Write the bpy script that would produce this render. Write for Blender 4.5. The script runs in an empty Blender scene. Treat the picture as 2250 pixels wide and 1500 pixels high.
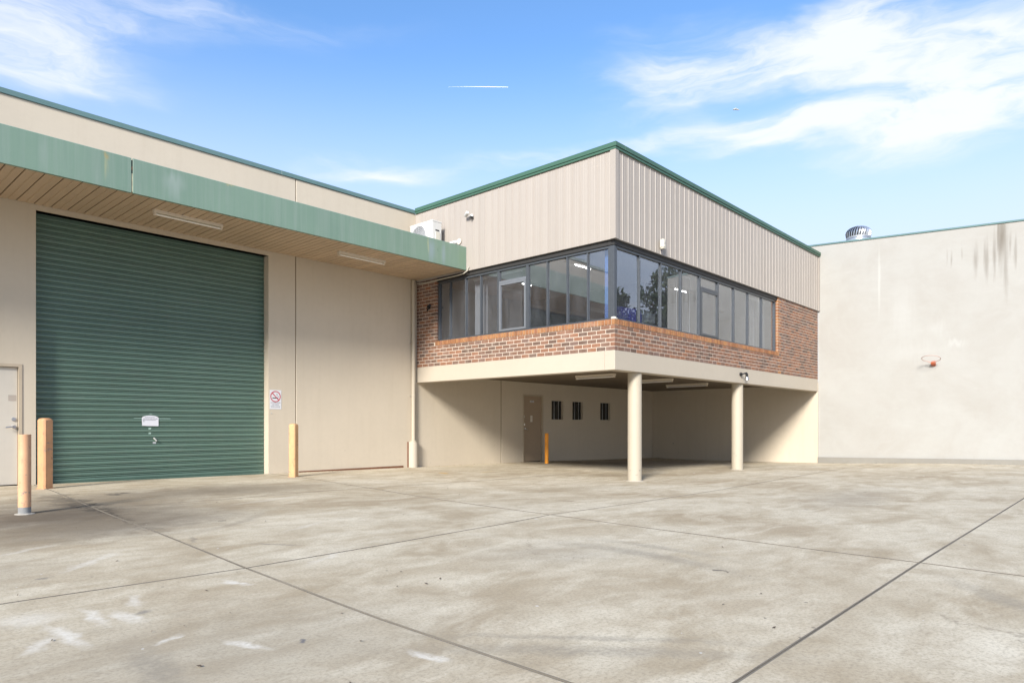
import bpy, bmesh, math, random
from mathutils import Vector, Matrix, noise as mnoise
R = math.radians
rnd = random.Random(7)
S = bpy.context.scene
COL = S.collection

# ------------------------------------------------------------------ camera, world, sun, exposure
HEAD = 0.7434                       # camera heading, radians from +X towards +Y
cam = bpy.data.objects.new('camera', bpy.data.cameras.new('camera'))
COL.objects.link(cam)
cam.location = (0, 0, 1.08)
cam.rotation_euler = (R(90), 0, HEAD - R(90))
cam.data.sensor_width = 36
cam.data.lens = 23.93
cam.data.shift_y = 0.0822
cam.data.clip_start = 0.05
cam.data.clip_end = 20000
S.camera = cam
S.view_settings.view_transform = 'Standard'
S.view_settings.look = 'None'
S.view_settings.gamma = 1
S.view_settings.use_curve_mapping = False
S.view_settings.exposure = 1.62

LIGHT = Vector((1.70, 0.78, -1.0)).normalized()        # direction the sunlight travels
SUN_EL = math.asin(-LIGHT.z)
SUN_ROT = math.atan2(-LIGHT.x, -LIGHT.y)
sun = bpy.data.objects.new('sun', bpy.data.lights.new('sun', 'SUN'))
COL.objects.link(sun)
sun.data.energy = 2.35
sun.data.angle = R(14)
sun.data.color = (1.0, 0.965, 0.905)
sun.rotation_euler = LIGHT.to_track_quat('-Z', 'Y').to_euler()
sun.location = (-20, -10, 20)


class NT:
    """terse node-tree writer"""
    def __init__(s, nt):
        s.nt = nt; s.n = nt.nodes; s.l = nt.links
    def put(s, sock, v):
        if isinstance(v, bpy.types.NodeSocket): s.l.new(v, sock)
        elif isinstance(v, (tuple, list)):
            v = tuple(v)
            if sock.type == 'RGBA' and len(v) == 3: v = v + (1,)
            sock.default_value = v
        else: sock.default_value = v
    def node(s, t, ins=None, **kw):
        nd = s.n.new(t)
        for k, v in kw.items(): setattr(nd, k, v)
        for k, v in (ins or {}).items(): s.put(nd.inputs[k], v)
        return nd
    def math(s, op, a, b=0.0, c=0.0, clamp=False):
        nd = s.node('ShaderNodeMath', {0: a, 1: b, 2: c}, operation=op); nd.use_clamp = clamp
        return nd.outputs[0]
    def vmath(s, op, a, b=(0, 0, 0), out=0):
        return s.node('ShaderNodeVectorMath', {0: a, 1: b}, operation=op).outputs[out]
    def mix(s, f, a, b, blend='MIX'):
        nd = s.node('ShaderNodeMix', data_type='RGBA', blend_type=blend)
        s.put(nd.inputs[0], f); s.put(nd.inputs[6], a); s.put(nd.inputs[7], b)
        return nd.outputs[2]
    def ramp(s, f, stops, interp='LINEAR'):
        nd = s.node('ShaderNodeValToRGB', {0: f}); e = nd.color_ramp; e.interpolation = interp
        while len(e.elements) < len(stops): e.elements.new(0.5)
        for el, (p, c) in zip(e.elements, stops):
            el.position = p
            el.color = (c, c, c, 1) if isinstance(c, (int, float)) else tuple(c) + (1,)
        return nd.outputs[0]
    def noise(s, vec, scale, detail=4, rough=0.55, dist=0.0, out=0):
        return s.node('ShaderNodeTexNoise', {'Vector': vec, 'Scale': scale, 'Detail': detail,
                      'Roughness': rough, 'Distortion': dist}).outputs[out]
    def mapping(s, vec, loc=(0, 0, 0), rot=(0, 0, 0), sc=(1, 1, 1), t='POINT'):
        return s.node('ShaderNodeMapping', {'Vector': vec, 'Location': loc, 'Rotation': rot, 'Scale': sc},
                      vector_type=t).outputs[0]
    def lobe(s, vec, cx, cy, rx, ry, ang=0.0, hard=0.0):
        """1 at the middle of an ellipse, 0 at its rim"""
        m = s.mapping(vec, (cx, cy, 0), (0, 0, ang), (rx, ry, 1), 'TEXTURE')
        ln = s.vmath('LENGTH', s.vmath('MULTIPLY', m, (1, 1, 0)), out=1)
        return s.node('ShaderNodeMapRange', {0: ln, 1: 1.0, 2: hard, 3: 0.0, 4: 1.0},
                      interpolation_type='SMOOTHSTEP').outputs[0]
    def add(s, items):
        a = items[0]
        for b in items[1:]: a = s.math('ADD', a, b)
        return a


def make_world():
    w = bpy.data.worlds.new('World'); S.world = w; w.use_nodes = True
    t = NT(w.node_tree); t.n.clear()
    sky = t.node('ShaderNodeTexSky', sky_type='NISHITA')
    sky.sun_disc = False; sky.sun_elevation = SUN_EL; sky.sun_rotation = SUN_ROT
    sky.air_density = 1.0; sky.dust_density = 0.6; sky.ozone_density = 1.6; sky.altitude = 20
    d = t.node('ShaderNodeTexCoord').outputs['Generated']
    sp = t.node('ShaderNodeSeparateXYZ', {0: d})
    az = t.math('ARCTAN2', sp.outputs[1], sp.outputs[0])
    el = t.math('ARCSINE', sp.outputs[2])
    p = t.node('ShaderNodeCombineXYZ', {0: az, 1: el, 2: 0.0}).outputs[0]
    # wispy warp, stretched along the horizon
    w1 = t.noise(t.mapping(p, sc=(3.0, 9.0, 1), rot=(0, 0, 0.12)), 1.6, 4, 0.55, 0.3, out=1)
    pw = t.vmath('ADD', p, t.vmath('MULTIPLY', t.vmath('SUBTRACT', w1, (0.5, 0.5, 0.5)), (0.22, 0.075, 0)))
    f = 1495.67
    def px(x, y):
        dx = x - 1125
        return HEAD - math.atan2(dx, f), math.atan2(934.88 - y, math.hypot(f, dx))
    L = []
    for (x, y, rx, ry, an, k) in [
        (2080, 190, 0.46, 0.100, 0.02, 0.92), (1580, 130, 0.26, 0.050, 0.0, 0.85), (1850, 130, 0.26, 0.07, -0.1, 0.8),
        (1880, 45, 0.075, 0.070, -0.5, 0.7), (1760, 300, 0.24, 0.030, 0.03, 0.95), (2150, 255, 0.22, 0.050, -0.14, 0.9),
        (1450, 215, 0.16, 0.045, -0.15, 0.5), (1400, 318, 0.20, 0.022, -0.05, 0.55), (2250, 60, 0.2, 0.10, 0, 0.45),
        (830, 380, 0.190, 0.030, 0.0, 1.0), (1130, 345, 0.20, 0.022, -0.12, 0.55),
        (20, 40, 0.22, 0.105, 0.15, 0.95), (330, 25, 0.30, 0.05, 0.0, 0.5), (120, 160, 0.22, 0.03, 0.0, 0.3),
        (620, 40, 0.35, 0.03, 0.0, 0.22), (1480, 55, 0.2, 0.024, 0.0, 0.3)]:
        a, e = px(x, y)
        L.append(t.math('MULTIPLY', t.lobe(pw, a, e, rx, ry, an), k))
    hole = t.lobe(pw, *px(1690, 232), 0.105, 0.022, 0.05)
    dens = t.math('SUBTRACT', t.add(L), t.math('MULTIPLY', hole, 0.75))
    # the same thin cirrus goes on round the rest of the sky
    far = t.noise(t.mapping(p, sc=(1.0, 3.2, 1), loc=(3.1, 0.4, 0)), 1.7, 5, 0.6, 0.3)
    far = t.node('ShaderNodeMapRange', {0: far, 1: 0.46, 2: 0.72, 3: 0.0, 4: 1.1}).outputs[0]
    aw = t.math('ABSOLUTE', t.math('SUBTRACT', az, HEAD))
    away = t.node('ShaderNodeMapRange', {0: aw, 1: 0.72, 2: 1.1, 3: 0.0, 4: 1.0}, interpolation_type='SMOOTHSTEP').outputs[0]
    dens = t.math('ADD', dens, t.math('MULTIPLY', far, away))
    fine = t.noise(t.mapping(pw, sc=(3.2, 15.0, 1), rot=(0, 0, 0.1)), 2.0, 7, 0.6, 0.4)
    fine = t.node('ShaderNodeMapRange', {0: fine, 1: 0.27, 2: 0.72, 3: 0.25, 4: 1.2}).outputs[0]
    dens = t.math('MULTIPLY', dens, fine)
    dens = t.node('ShaderNodeMapRange', {0: dens, 1: 0.0, 2: 1.15, 3: 0.0, 4: 0.90}, interpolation_type='SMOOTHSTEP').outputs[0]
    skyc = t.node('ShaderNodeHueSaturation', {'Saturation': 1.12, 'Value': 1.0, 'Color': sky.outputs[0]}).outputs[0]
    skyc = t.mix(1.0, skyc, (0.90, 1.00, 1.10), 'MULTIPLY')
    # pale milky air low over the horizon
    low = t.node('ShaderNodeMapRange', {0: sp.outputs[2], 1: 0.50, 2: 0.18, 3: 0.0, 4: 0.90}, interpolation_type='SMOOTHSTEP').outputs[0]
    skyc = t.mix(low, skyc, (3.05, 3.42, 4.15))
    col = t.mix(dens, skyc, (3.95, 4.05, 4.35))
    # below the horizon: plain ground tone
    dn = t.node('ShaderNodeMapRange', {0: sp.outputs[2], 1: 0.0, 2: -0.03, 3: 0.0, 4: 1.0}).outputs[0]
    col = t.mix(dn, col, (1.5, 1.4, 1.2))
    bg = t.node('ShaderNodeBackground', {'Color': col, 'Strength': 0.085})
    out = t.node('ShaderNodeOutputWorld'); t.l.new(bg.outputs[0], out.inputs[0])
make_world()

# ------------------------------------------------------------------ measures (metres; +X along the warehouse wall, +Y into it)
U0, U1 = 11.493, 23.303             # office block: left face, right end
YW, YF, YC = 13.982, 7.754, 12.043  # warehouse wall, office front, canopy fascia
Z_COP, Z_CLAD, Z_HEAD, Z_SILL, Z_BRK, Z_BEAM = 6.768, 4.846, 4.717, 3.236, 2.603, 2.209
Z_WCOP, Z_CANT, Z_CANB, Z_ROLL = 6.727, 5.432, 4.864, 4.796
XF = 23.363                         # neighbour's concrete wall
PIER_L, PIER_R = 13.187, 19.94      # brick piers beside the window band


def sm(t):
    t = max(0.0, min(1.0, t)); return t * t * (3 - 2 * t)

def zg(x, y):
    """height of the concrete yard"""
    w = .09 - .0078 * x
    v = -.10 * sm((x - 4) / 7) - .05 * sm((x - 17) / 6)
    return w * sm((y - 8) / 5.5) + v * math.exp(-((y - 8.3) / 3.2) ** 2) - .072 * sm((x - 15) / 8) * sm((y - 8) / 4)

# ------------------------------------------------------------------ object helpers
WLOC = {}

def props(o, label=None, cat=None, group=None, kind=None):
    if label: o['label'] = label
    if cat: o['category'] = cat
    if group: o['group'] = group
    if kind: o['kind'] = kind
    return o

def link(o, parent, loc):
    COL.objects.link(o)
    loc = Vector(loc)
    WLOC[o] = loc
    if parent is not None:
        o.parent = parent
        o.location = loc - WLOC[parent]
    else: o.location = loc
    return o

def thing(name, loc, label, cat, group=None, kind=None):
    o = bpy.data.objects.new(name, None); o.empty_display_size = 0.2
    link(o, None, loc)
    return props(o, label, cat, group, kind)

class MB:
    def __init__(s): s.v = []; s.f = []
    def face(s, pts):
        b = len(s.v); s.v += [tuple(p) for p in pts]; s.f.append(tuple(range(b, b + len(pts)))); return s
    def box(s, x0, x1, y0, y1, z0, z1):
        b = len(s.v)
        s.v += [(x0, y0, z0), (x1, y0, z0), (x1, y1, z0), (x0, y1, z0), (x0, y0, z1), (x1, y0, z1), (x1, y1, z1), (x0, y1, z1)]
        for q in [(0, 3, 2, 1), (4, 5, 6, 7), (0, 1, 5, 4), (1, 2, 6, 5), (2, 3, 7, 6), (3, 0, 4, 7)]:
            s.f.append(tuple(b + i for i in q))
        return s
    def cbox(s, c, d): return s.box(c[0]-d[0]/2, c[0]+d[0]/2, c[1]-d[1]/2, c[1]+d[1]/2, c[2]-d[2]/2, c[2]+d[2]/2)
    def lathe(s, c, prof, n=24, cap=True):
        """prof: (radius, z) list, about a vertical axis through c"""
        b = len(s.v)
        for r, z in prof:
            for i in range(n):
                a = 2 * math.pi * i / n
                s.v.append((c[0] + r * math.cos(a), c[1] + r * math.sin(a), c[2] + z))
        for k in range(len(prof) - 1):
            for i in range(n):
                j = (i + 1) % n
                s.f.append((b + k*n + i, b + k*n + j, b + (k+1)*n + j, b + (k+1)*n + i))
        if cap:
            s.f.append(tuple(b + i for i in reversed(range(n))))
            s.f.append(tuple(b + (len(prof)-1)*n + i for i in range(n)))
        return s
    def tube(s, pts, r, n=10, taper=None):
        pts = [Vector(p) for p in pts]; b = len(s.v)
        up = None
        for k, p in enumerate(pts):
            d = (pts[min(k+1, len(pts)-1)] - pts[max(k-1, 0)]).normalized()
            if up is None: up = d.orthogonal().normalized()
            up = (up - d * up.dot(d)).normalized(); sd = d.cross(up)
            rr = r if taper is None else r * taper[k]
            for i in range(n):
                a = 2 * math.pi * i / n
                s.v.append(tuple(p + (up * math.cos(a) + sd * math.sin(a)) * rr))
        for k in range(len(pts) - 1):
            for i in range(n):
                j = (i + 1) % n
                s.f.append((b + k*n + i, b + k*n + j, b + (k+1)*n + j, b + (k+1)*n + i))
        s.f.append(tuple(b + i for i in reversed(range(n))))
        s.f.append(tuple(b + (len(pts)-1)*n + i for i in range(n)))
        return s
    def extrude(s, prof, a0, a1, axis):
        """closed 2-D profile swept straight along axis ('x': profile is (y,z); 'y': (x,z); 'z': (x,y))"""
        def P(u, v, a): return {'x': (a, u, v), 'y': (u, a, v), 'z': (u, v, a)}[axis]
        b = len(s.v); n = len(prof)
        for a in (a0, a1):
            for u, v in prof: s.v.append(P(u, v, a))
        for i in range(n):
            j = (i + 1) % n
            s.f.append((b + i, b + j, b + n + j, b + n + i))
        s.f.append(tuple(b + i for i in reversed(range(n)))); s.f.append(tuple(b + n + i for i in range(n)))
        return s
    def wall(s, x0, x1, z0, z1, holes, y0, y1):
        """slab in the XZ plane with rectangular holes and proper reveals"""
        xs = sorted({x0, x1, *[h[0] for h in holes], *[h[1] for h in holes]})
        zs = sorted({z0, z1, *[h[2] for h in holes], *[h[3] for h in holes]})
        def solid(i, k):
            if i < 0 or k < 0 or i >= len(xs)-1 or k >= len(zs)-1: return False
            cx, cz = (xs[i]+xs[i+1])/2, (zs[k]+zs[k+1])/2
            return not any(h[0] < cx < h[1] and h[2] < cz < h[3] for h in holes)
        for i in range(len(xs)-1):
            for k in range(len(zs)-1):
                if not solid(i, k): continue
                a, b, c, d = xs[i], xs[i+1], zs[k], zs[k+1]
                s.face([(a, y0, c), (b, y0, c), (b, y0, d), (a, y0, d)])
                s.face([(b, y1, c), (a, y1, c), (a, y1, d), (b, y1, d)])
                if not solid(i-1, k): s.face([(a, y1, c), (a, y0, c), (a, y0, d), (a, y1, d)])
                if not solid(i+1, k): s.face([(b, y0, c), (b, y1, c), (b, y1, d), (b, y0, d)])
                if not solid(i, k-1): s.face([(a, y1, c), (b, y1, c), (b, y0, c), (a, y0, c)])
                if not solid(i, k+1): s.face([(a, y0, d), (b, y0, d), (b, y1, d), (a, y1, d)])
        return s
    def xform(s, m):
        s.v = [tuple(m @ Vector(p)) for p in s.v]; return s
    def mesh(s, name, mat, origin=(0, 0, 0), smooth=False, bevel=0.0, weld=True, seg=1):
        me = bpy.data.meshes.new(name)
        o = Vector(origin)
        me.from_pydata([tuple(Vector(p) - o) for p in s.v], [], s.f)
        bm = bmesh.new(); bm.from_mesh(me)
        if weld: bmesh.ops.remove_doubles(bm, verts=bm.verts, dist=1e-5)
        bmesh.ops.recalc_face_normals(bm, faces=bm.faces)
        if bevel:
            es = [e for e in bm.edges if len(e.link_faces) == 2 and e.calc_face_angle(0) > 0.6]
            bmesh.ops.bevel(bm, geom=es, offset=bevel, segments=seg, profile=0.6, affect='EDGES', clamp_overlap=True)
        bm.to_mesh(me); bm.free()
        if smooth:
            for p in me.polygons: p.use_smooth = True
            try: me.set_sharp_from_angle(angle=R(35))
            except Exception: pass
        if mat: me.materials.append(mat)
        return me
    def build(s, name, mat, parent=None, smooth=False, bevel=0.0, **kw):
        xs, ys, zs = zip(*s.v)
        o = Vector(((min(xs)+max(xs))/2, (min(ys)+max(ys))/2, (min(zs) if parent is None else (min(zs)+max(zs))/2)))
        ob = bpy.data.objects.new(name, s.mesh(name, mat, o, smooth, bevel, **kw))
        return link(ob, parent, o)

def inst(name, me, parent, loc, rz=0.0):
    o = bpy.data.objects.new(name, me); link(o, parent, loc); o.rotation_euler = (0, 0, rz); return o

def copy_tree(o, loc, rz=None):
    """copy of a thing with copies of its parts and sub-parts"""
    r = o.copy(); COL.objects.link(r); r.location = loc; WLOC[r] = Vector(loc)
    if rz is not None: r.rotation_euler = (0, 0, rz)
    for ch in list(o.children):
        c = ch.copy(); COL.objects.link(c); c.parent = r
        for g in list(ch.children):
            d = g.copy(); COL.objects.link(d); d.parent = c
    return r

# ------------------------------------------------------------------ materials
def material(name, fn):
    m = bpy.data.materials.new(name); m.use_nodes = True
    t = NT(m.node_tree); t.n.clear()
    out = t.node('ShaderNodeOutputMaterial')
    sh = fn(t)
    t.l.new(sh, out.inputs[0])
    return m

def pbr(t, col, rough=0.6, metal=0.0, bump=None, bs=0.2, bd=0.01, spec=0.5, **kw):
    ins = {'Base Color': col, 'Roughness': rough, 'Metallic': metal, 'Specular IOR Level': spec}
    ins.update(kw)
    if bump is not None:
        ins['Normal'] = t.node('ShaderNodeBump', {'Height': bump, 'Strength': bs, 'Distance': bd}).outputs[0]
    return t.node('ShaderNodeBsdfPrincipled', ins).outputs[0]

def P(t): return t.node('ShaderNodeNewGeometry').outputs['Position']

def scl(c, k): return tuple(min(1, x * k) for x in c)

def painted(name, c, rough=0.6, mott=0.06, stain=0.0, stainc=(0.2, 0.16, 0.1), scale=1.0, bs=0.12, streak=True, vary=0.0, chips=None, wave=0.0):
    """paint on render, concrete or sheet: faint mottling, rain streaks, a little grain"""
    def fn(t):
        p = P(t)
        n1 = t.noise(p, 0.7 * scale, 6, 0.6, 0.3)
        col = t.mix(t.ramp(n1, [(0.3, 0), (0.7, 1)]), scl(c, 1 - mott), scl(c, 1 + mott))
        n3 = t.noise(p, 9 * scale, 5, 0.65)
        col = t.mix(t.math('MULTIPLY', t.ramp(n3, [(0.45, 0), (0.75, 1)]), mott * 2.2), col, scl(c, 0.72))
        if stain:
            sc = (5.5, 5.5, 0.32) if streak else (1.6, 1.6, 1.6)
            n2 = t.noise(t.mapping(p, sc=sc), 1.3, 6, 0.62, 0.1)
            col = t.mix(t.math('MULTIPLY', t.ramp(n2, [(0.50, 0), (0.78, 1)]), stain), col, stainc)
        if vary:
            rv = t.node('ShaderNodeObjectInfo').outputs['Random']
            col = t.mix(rv, t.mix(1.0, col, (1 - vary,) * 3, 'MULTIPLY'), col)
        if chips:                                       # scrapes and knocks low down where cars and trolleys touch
            zc = t.node('ShaderNodeSeparateXYZ', {0: p}).outputs[2]
            zm = t.node('ShaderNodeMapRange', {0: zc, 1: chips[0] + 0.15, 2: chips[0] - 0.15, 3: 0.0, 4: 1.0}).outputs[0]
            cn = t.noise(t.mapping(p, sc=(1, 1, 1.8)), chips[1], 5, 0.7)
            col = t.mix(t.math('MULTIPLY', zm, t.ramp(cn, [(chips[2], 0), (chips[2] + 0.03, 0.75)])), col, (0.20, 0.18, 0.155))
        g = t.noise(p, 140, 3, 0.6)
        bd = 0.002
        if wave: g = t.math('ADD', t.math('MULTIPLY', g, 0.03), t.noise(p, 1.1, 2, 0.5)); bd = wave
        return pbr(t, col, t.math('ADD', rough - 0.08, t.math('MULTIPLY', n3, 0.16)), bump=g, bs=bs, bd=bd)
    return material(name, fn)

def plain(name, c, rough=0.5, metal=0.0, var=0.05, spec=0.5):
    def fn(t):
        p = P(t); n = t.noise(p, 14, 5, 0.6)
        col = t.mix(n, scl(c, 1 - var * 2), scl(c, 1 + var * 2))
        return pbr(t, col, t.math('ADD', rough - 0.05, t.math('MULTIPLY', n, 0.1)), metal, spec=spec)
    return material(name, fn)

M = {}
M['cream'] = painted('cream wall paint', (0.515, 0.442, 0.340), 0.7, 0.04, 0.14, (0.36, 0.285, 0.19), chips=(0.55, 5.0, 0.67))
M['beam'] = painted('cream beam paint', (0.43, 0.373, 0.295), 0.65, 0.03, 0.08, (0.45, 0.36, 0.26))
M['column'] = painted('cream column paint', (0.405, 0.352, 0.268), 0.55, 0.03, 0.12, (0.36, 0.29, 0.21), chips=(0.45, 9.0, 0.63))
M['ceil'] = painted('shade darkened ceiling paint', (0.13, 0.098, 0.064), 0.75, 0.05)  # tone lowered to paint in the undercroft's shade
M['clad'] = painted('pale sheet cladding', (0.345, 0.303, 0.262), 0.5, 0.02, 0.16, (0.25, 0.215, 0.18), vary=0.06)
M['green'] = painted('green roof flashing', (0.046, 0.110, 0.072), 0.45, 0.06, 0.10, (0.12, 0.17, 0.135))
M['greywash'] = painted('weathered blue green flashing', (0.105, 0.180, 0.175), 0.45, 0.10, 0.25, (0.07, 0.16, 0.11))
M['soffit'] = painted('tan soffit sheet', (0.50, 0.375, 0.255), 0.5, 0.05, vary=0.12)
M['frame'] = plain('dark grey window aluminium', (0.058, 0.064, 0.072), 0.35, 0.0, 0.08)
M['frame_light'] = plain('silvery grey sash aluminium', (0.17, 0.18, 0.195), 0.35, 0.2, 0.08)
M['black'] = plain('black plastic', (0.012, 0.012, 0.013), 0.45)
M['dark'] = plain('dark shadow gap', (0.02, 0.02, 0.018), 0.8)
M['headflash'] = plain('brown black window head', (0.028, 0.026, 0.024), 0.6)
M['sealant'] = plain('tan joint sealant', (0.17, 0.115, 0.065), 0.8)
M['rust'] = plain('brown rusty strip', (0.15, 0.062, 0.03), 0.85, var=0.2)
M['white'] = plain('white enamel', (0.56, 0.55, 0.52), 0.4)
M['offwhite'] = plain('off white plastic', (0.52, 0.49, 0.41), 0.45)
M['lightfit'] = plain('light fitting enamel', (0.62, 0.55, 0.45), 0.45)
M['tube'] = plain('unlit fluorescent tube', (0.78, 0.76, 0.72), 0.25)
M['steel'] = plain('brushed steel', (0.55, 0.55, 0.55), 0.3, 1.0)
M['galv'] = plain('galvanised steel', (0.60, 0.61, 0.63), 0.32, 0.85, 0.1)
M['galvdull'] = plain('dull zinc', (0.42, 0.43, 0.44), 0.6, 0.3, 0.15)
M['paper'] = plain('white paper', (0.60, 0.595, 0.62), 0.8, var=0.02)
M['ink'] = plain('grey print', (0.11, 0.11, 0.14), 0.8)
M['inkblack'] = plain('black print', (0.02, 0.02, 0.02), 0.7)
M['signwhite'] = plain('white sign face', (0.60, 0.595, 0.60), 0.5, var=0.01)
M['signred'] = plain('red sign print', (0.42, 0.018, 0.035), 0.5)
M['doorpaint'] = painted('pale grey brown door paint', (0.50, 0.455, 0.385), 0.5, 0.05, 0.10, (0.3, 0.25, 0.2))
M['doorframe'] = plain('tan door frame', (0.42, 0.345, 0.25), 0.55)
M['orange'] = plain('orange rim paint', (0.42, 0.10, 0.04), 0.5, var=0.15)
M['rimpink'] = plain('faded rim paint', (0.42, 0.27, 0.22), 0.5)
M['indigo'] = plain('indigo screen fabric', (0.075, 0.07, 0.28), 0.9)
M['blue'] = plain('blue fabric', (0.05, 0.13, 0.34), 0.85)
M['carpet'] = plain('grey carpet', (0.10, 0.10, 0.11), 0.95)
M['room'] = plain('office wall paint', (0.50, 0.49, 0.50), 0.8)
M['roomdark'] = plain('dark office partition', (0.26, 0.26, 0.28), 0.8)
M['roomceil'] = plain('ceiling tile', (0.62, 0.62, 0.62), 0.85)
M['blind'] = plain('pale grey blind', (0.60, 0.61, 0.63), 0.7)
M['desk'] = plain('grey desk laminate', (0.32, 0.31, 0.30), 0.5)
M['roof'] = plain('zincalume roof', (0.42, 0.44, 0.45), 0.45, 0.4)
M['bark'] = plain('grey bark', (0.16, 0.12, 0.085), 0.9, var=0.2)
M['asphalt'] = plain('grey sealed ground', (0.16, 0.15, 0.14), 0.9, var=0.15)

def glass_fn(t):
    fr = t.node('ShaderNodeFresnel', {'IOR': 1.75}).outputs[0]
    fr = t.math('ADD', t.math('MULTIPLY', fr, 1.4), 0.11, clamp=True)
    fr = t.math('MULTIPLY', fr, t.math('SUBTRACT', 1.0, t.node('ShaderNodeNewGeometry').outputs['Backfacing']))
    g = t.node('ShaderNodeBsdfGlossy', {'Color': (0.92, 0.95, 1.0, 1), 'Roughness': 0.004}).outputs[0]
    tr = t.node('ShaderNodeBsdfTransparent', {'Color': (0.90, 0.92, 0.94, 1)}).outputs[0]
    mx = t.node('ShaderNodeMixShader', {0: fr, 1: tr, 2: g}).outputs[0]
    df = t.node('ShaderNodeBsdfDiffuse', {'Color': (0.42, 0.43, 0.46, 1)}).outputs[0]       # dusty diffuse veil that paints haze into the panes
    dn = t.math('ADD', 0.015, t.math('MULTIPLY', t.ramp(t.noise(t.mapping(P(t), sc=(1, 1, 0.5)), 2.5, 5, 0.65), [(0.4, 0), (0.8, 1)]), 0.05))
    return t.node('ShaderNodeMixShader', {0: dn, 1: mx, 2: df}).outputs[0]
M['glass'] = material('tinted window glass', glass_fn)
M['darkglass'] = material('dark barred glass', lambda t: pbr(t, (0.012, 0.013, 0.013, 1), 0.15))

def emit_fn(t):
    return t.node('ShaderNodeEmission', {'Color': (1.0, 0.97, 0.92, 1), 'Strength': 6.0}).outputs[0]
M['lit'] = material('lit office tube', emit_fn)

def brick_fn(kind, orange):
    def fn(t):
        if kind == 'obj': r = t.node('ShaderNodeObjectInfo').outputs['Random']
        else: r = t.node('ShaderNodeNewGeometry').outputs['Random Per Island']
        if orange:
            stops = [(0.0, (0.246, 0.106, 0.048)), (0.4, (0.339, 0.152, 0.065)), (0.75, (0.391, 0.192, 0.079)), (1.0, (0.298, 0.126, 0.068))]
        else:
            stops = [(0.0, (0.118, 0.080, 0.061)), (0.22, (0.179, 0.109, 0.079)), (0.5, (0.241, 0.122, 0.076)), (0.78, (0.292, 0.139, 0.079)), (1.0, (0.170, 0.119, 0.101))]
        col = t.ramp(r, stops)
        p = P(t)
        n = t.noise(p, 22, 6, 0.7)
        col = t.mix(t.ramp(n, [(0.35, 0), (0.7, 0.5)]), col, (0.10, 0.055, 0.04))
        v = t.noise(t.mapping(p, sc=(1, 1, 0.7)), 75, 3, 0.5)
        col = t.mix(t.ramp(v, [(0.66, 0), (0.74, 0.8)]), col, (0.04, 0.028, 0.022))
        # thin lime bloom
        b = t.noise(p, 5, 5, 0.6)
        col = t.mix(t.ramp(b, [(0.5, 0), (0.85, 0.30)]), col, (0.42, 0.34, 0.28))
        return pbr(t, col, 0.85, bump=t.noise(p, 90, 4, 0.7), bs=0.5, bd=0.004, spec=0.25)
    return fn
M['brick'] = material('brown brick face', brick_fn('obj', False))
M['brick_o'] = material('orange brick face', brick_fn('obj', True))
M['brickwork'] = material('brown brickwork', brick_fn('isl', False))
M['brickwork_o'] = material('orange brickwork', brick_fn('isl', True))
M['mortar'] = material('pale mortar', lambda t: pbr(t, t.mix(t.noise(P(t), 30, 4), (0.50, 0.425, 0.34), (0.60, 0.52, 0.43)), 0.9,
                       bump=t.noise(P(t), 200, 3), bs=0.4, bd=0.003))

def fascia_fn(t):
    p = P(t)
    sp = t.node('ShaderNodeSeparateXYZ', {0: p})
    base = t.mix(t.ramp(t.noise(p, 0.55, 5, 0.6), [(0.35, 0), (0.65, 1)]), (0.148, 0.226, 0.172), (0.170, 0.252, 0.190))
    st = t.noise(t.mapping(p, sc=(9, 9, 0.35)), 1.5, 6, 0.65)
    col = t.mix(t.math('MULTIPLY', t.ramp(st, [(0.46, 0), (0.72, 1)]), 0.55), base, (0.225, 0.278, 0.238))
    st2 = t.noise(t.mapping(p, sc=(13, 13, 0.5), loc=(4, 0, 0)), 1.2, 6, 0.6)
    col = t.mix(t.math('MULTIPLY', t.ramp(st2, [(0.52, 0), (0.75, 1)]), 0.35), col, (0.11, 0.185, 0.145))
    # chalky patches and rust with places of their own
    xz = t.node('ShaderNodeCombineXYZ', {0: sp.outputs[0], 1: sp.outputs[2], 2: 0.0}).outputs[0]
    wv = t.vmath('ADD', xz, t.vmath('MULTIPLY', t.vmath('SUBTRACT', t.noise(t.mapping(p, sc=(14, 14, 1.5)), 1.0, 4, out=1), (0.5, 0.5, 0.5)), (0.12, 0.35, 0)))
    for cx, cz, rx, rz, k, c in [(4.62, 5.22, 0.26, 0.22, 0.55, (0.28, 0.335, 0.305)), (4.62, 5.05, 0.16, 0.28, 0.4, (0.28, 0.335, 0.305)),
            (10.35, 5.12, 0.15, 0.42, 0.6, (0.24, 0.295, 0.335)), (10.72, 5.12, 0.10, 0.40, 0.5, (0.24, 0.295, 0.335)), (10.25, 5.25, 0.05, 0.3, 0.5, (0.40, 0.40, 0.22)),
            (3.58, 5.38, 0.07, 0.09, 0.8, (0.30, 0.24, 0.10)), (3.58, 5.2, 0.035, 0.3, 0.5, (0.34, 0.33, 0.18)), (2.75, 5.15, 0.10, 0.35, 0.3, (0.25, 0.30, 0.27)),
            (5.6, 5.41, 0.16, 0.05, 0.6, (0.34, 0.30, 0.14)), (11.3, 5.1, 0.22, 0.5, 0.45, (0.15, 0.235, 0.14)), (10.52, 5.17, 0.022, 0.08, 0.8, (0.08, 0.15, 0.11))]:
        col = t.mix(t.math('MULTIPLY', t.lobe(wv, cx, cz, rx, rz), k), col, c)
    return pbr(t, col, 0.45, bump=t.noise(t.mapping(p, sc=(1, 1, 0.4)), 2.0, 3), bs=0.15, bd=0.03)
M['fascia'] = material('faded green fascia sheet', fascia_fn)

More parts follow.
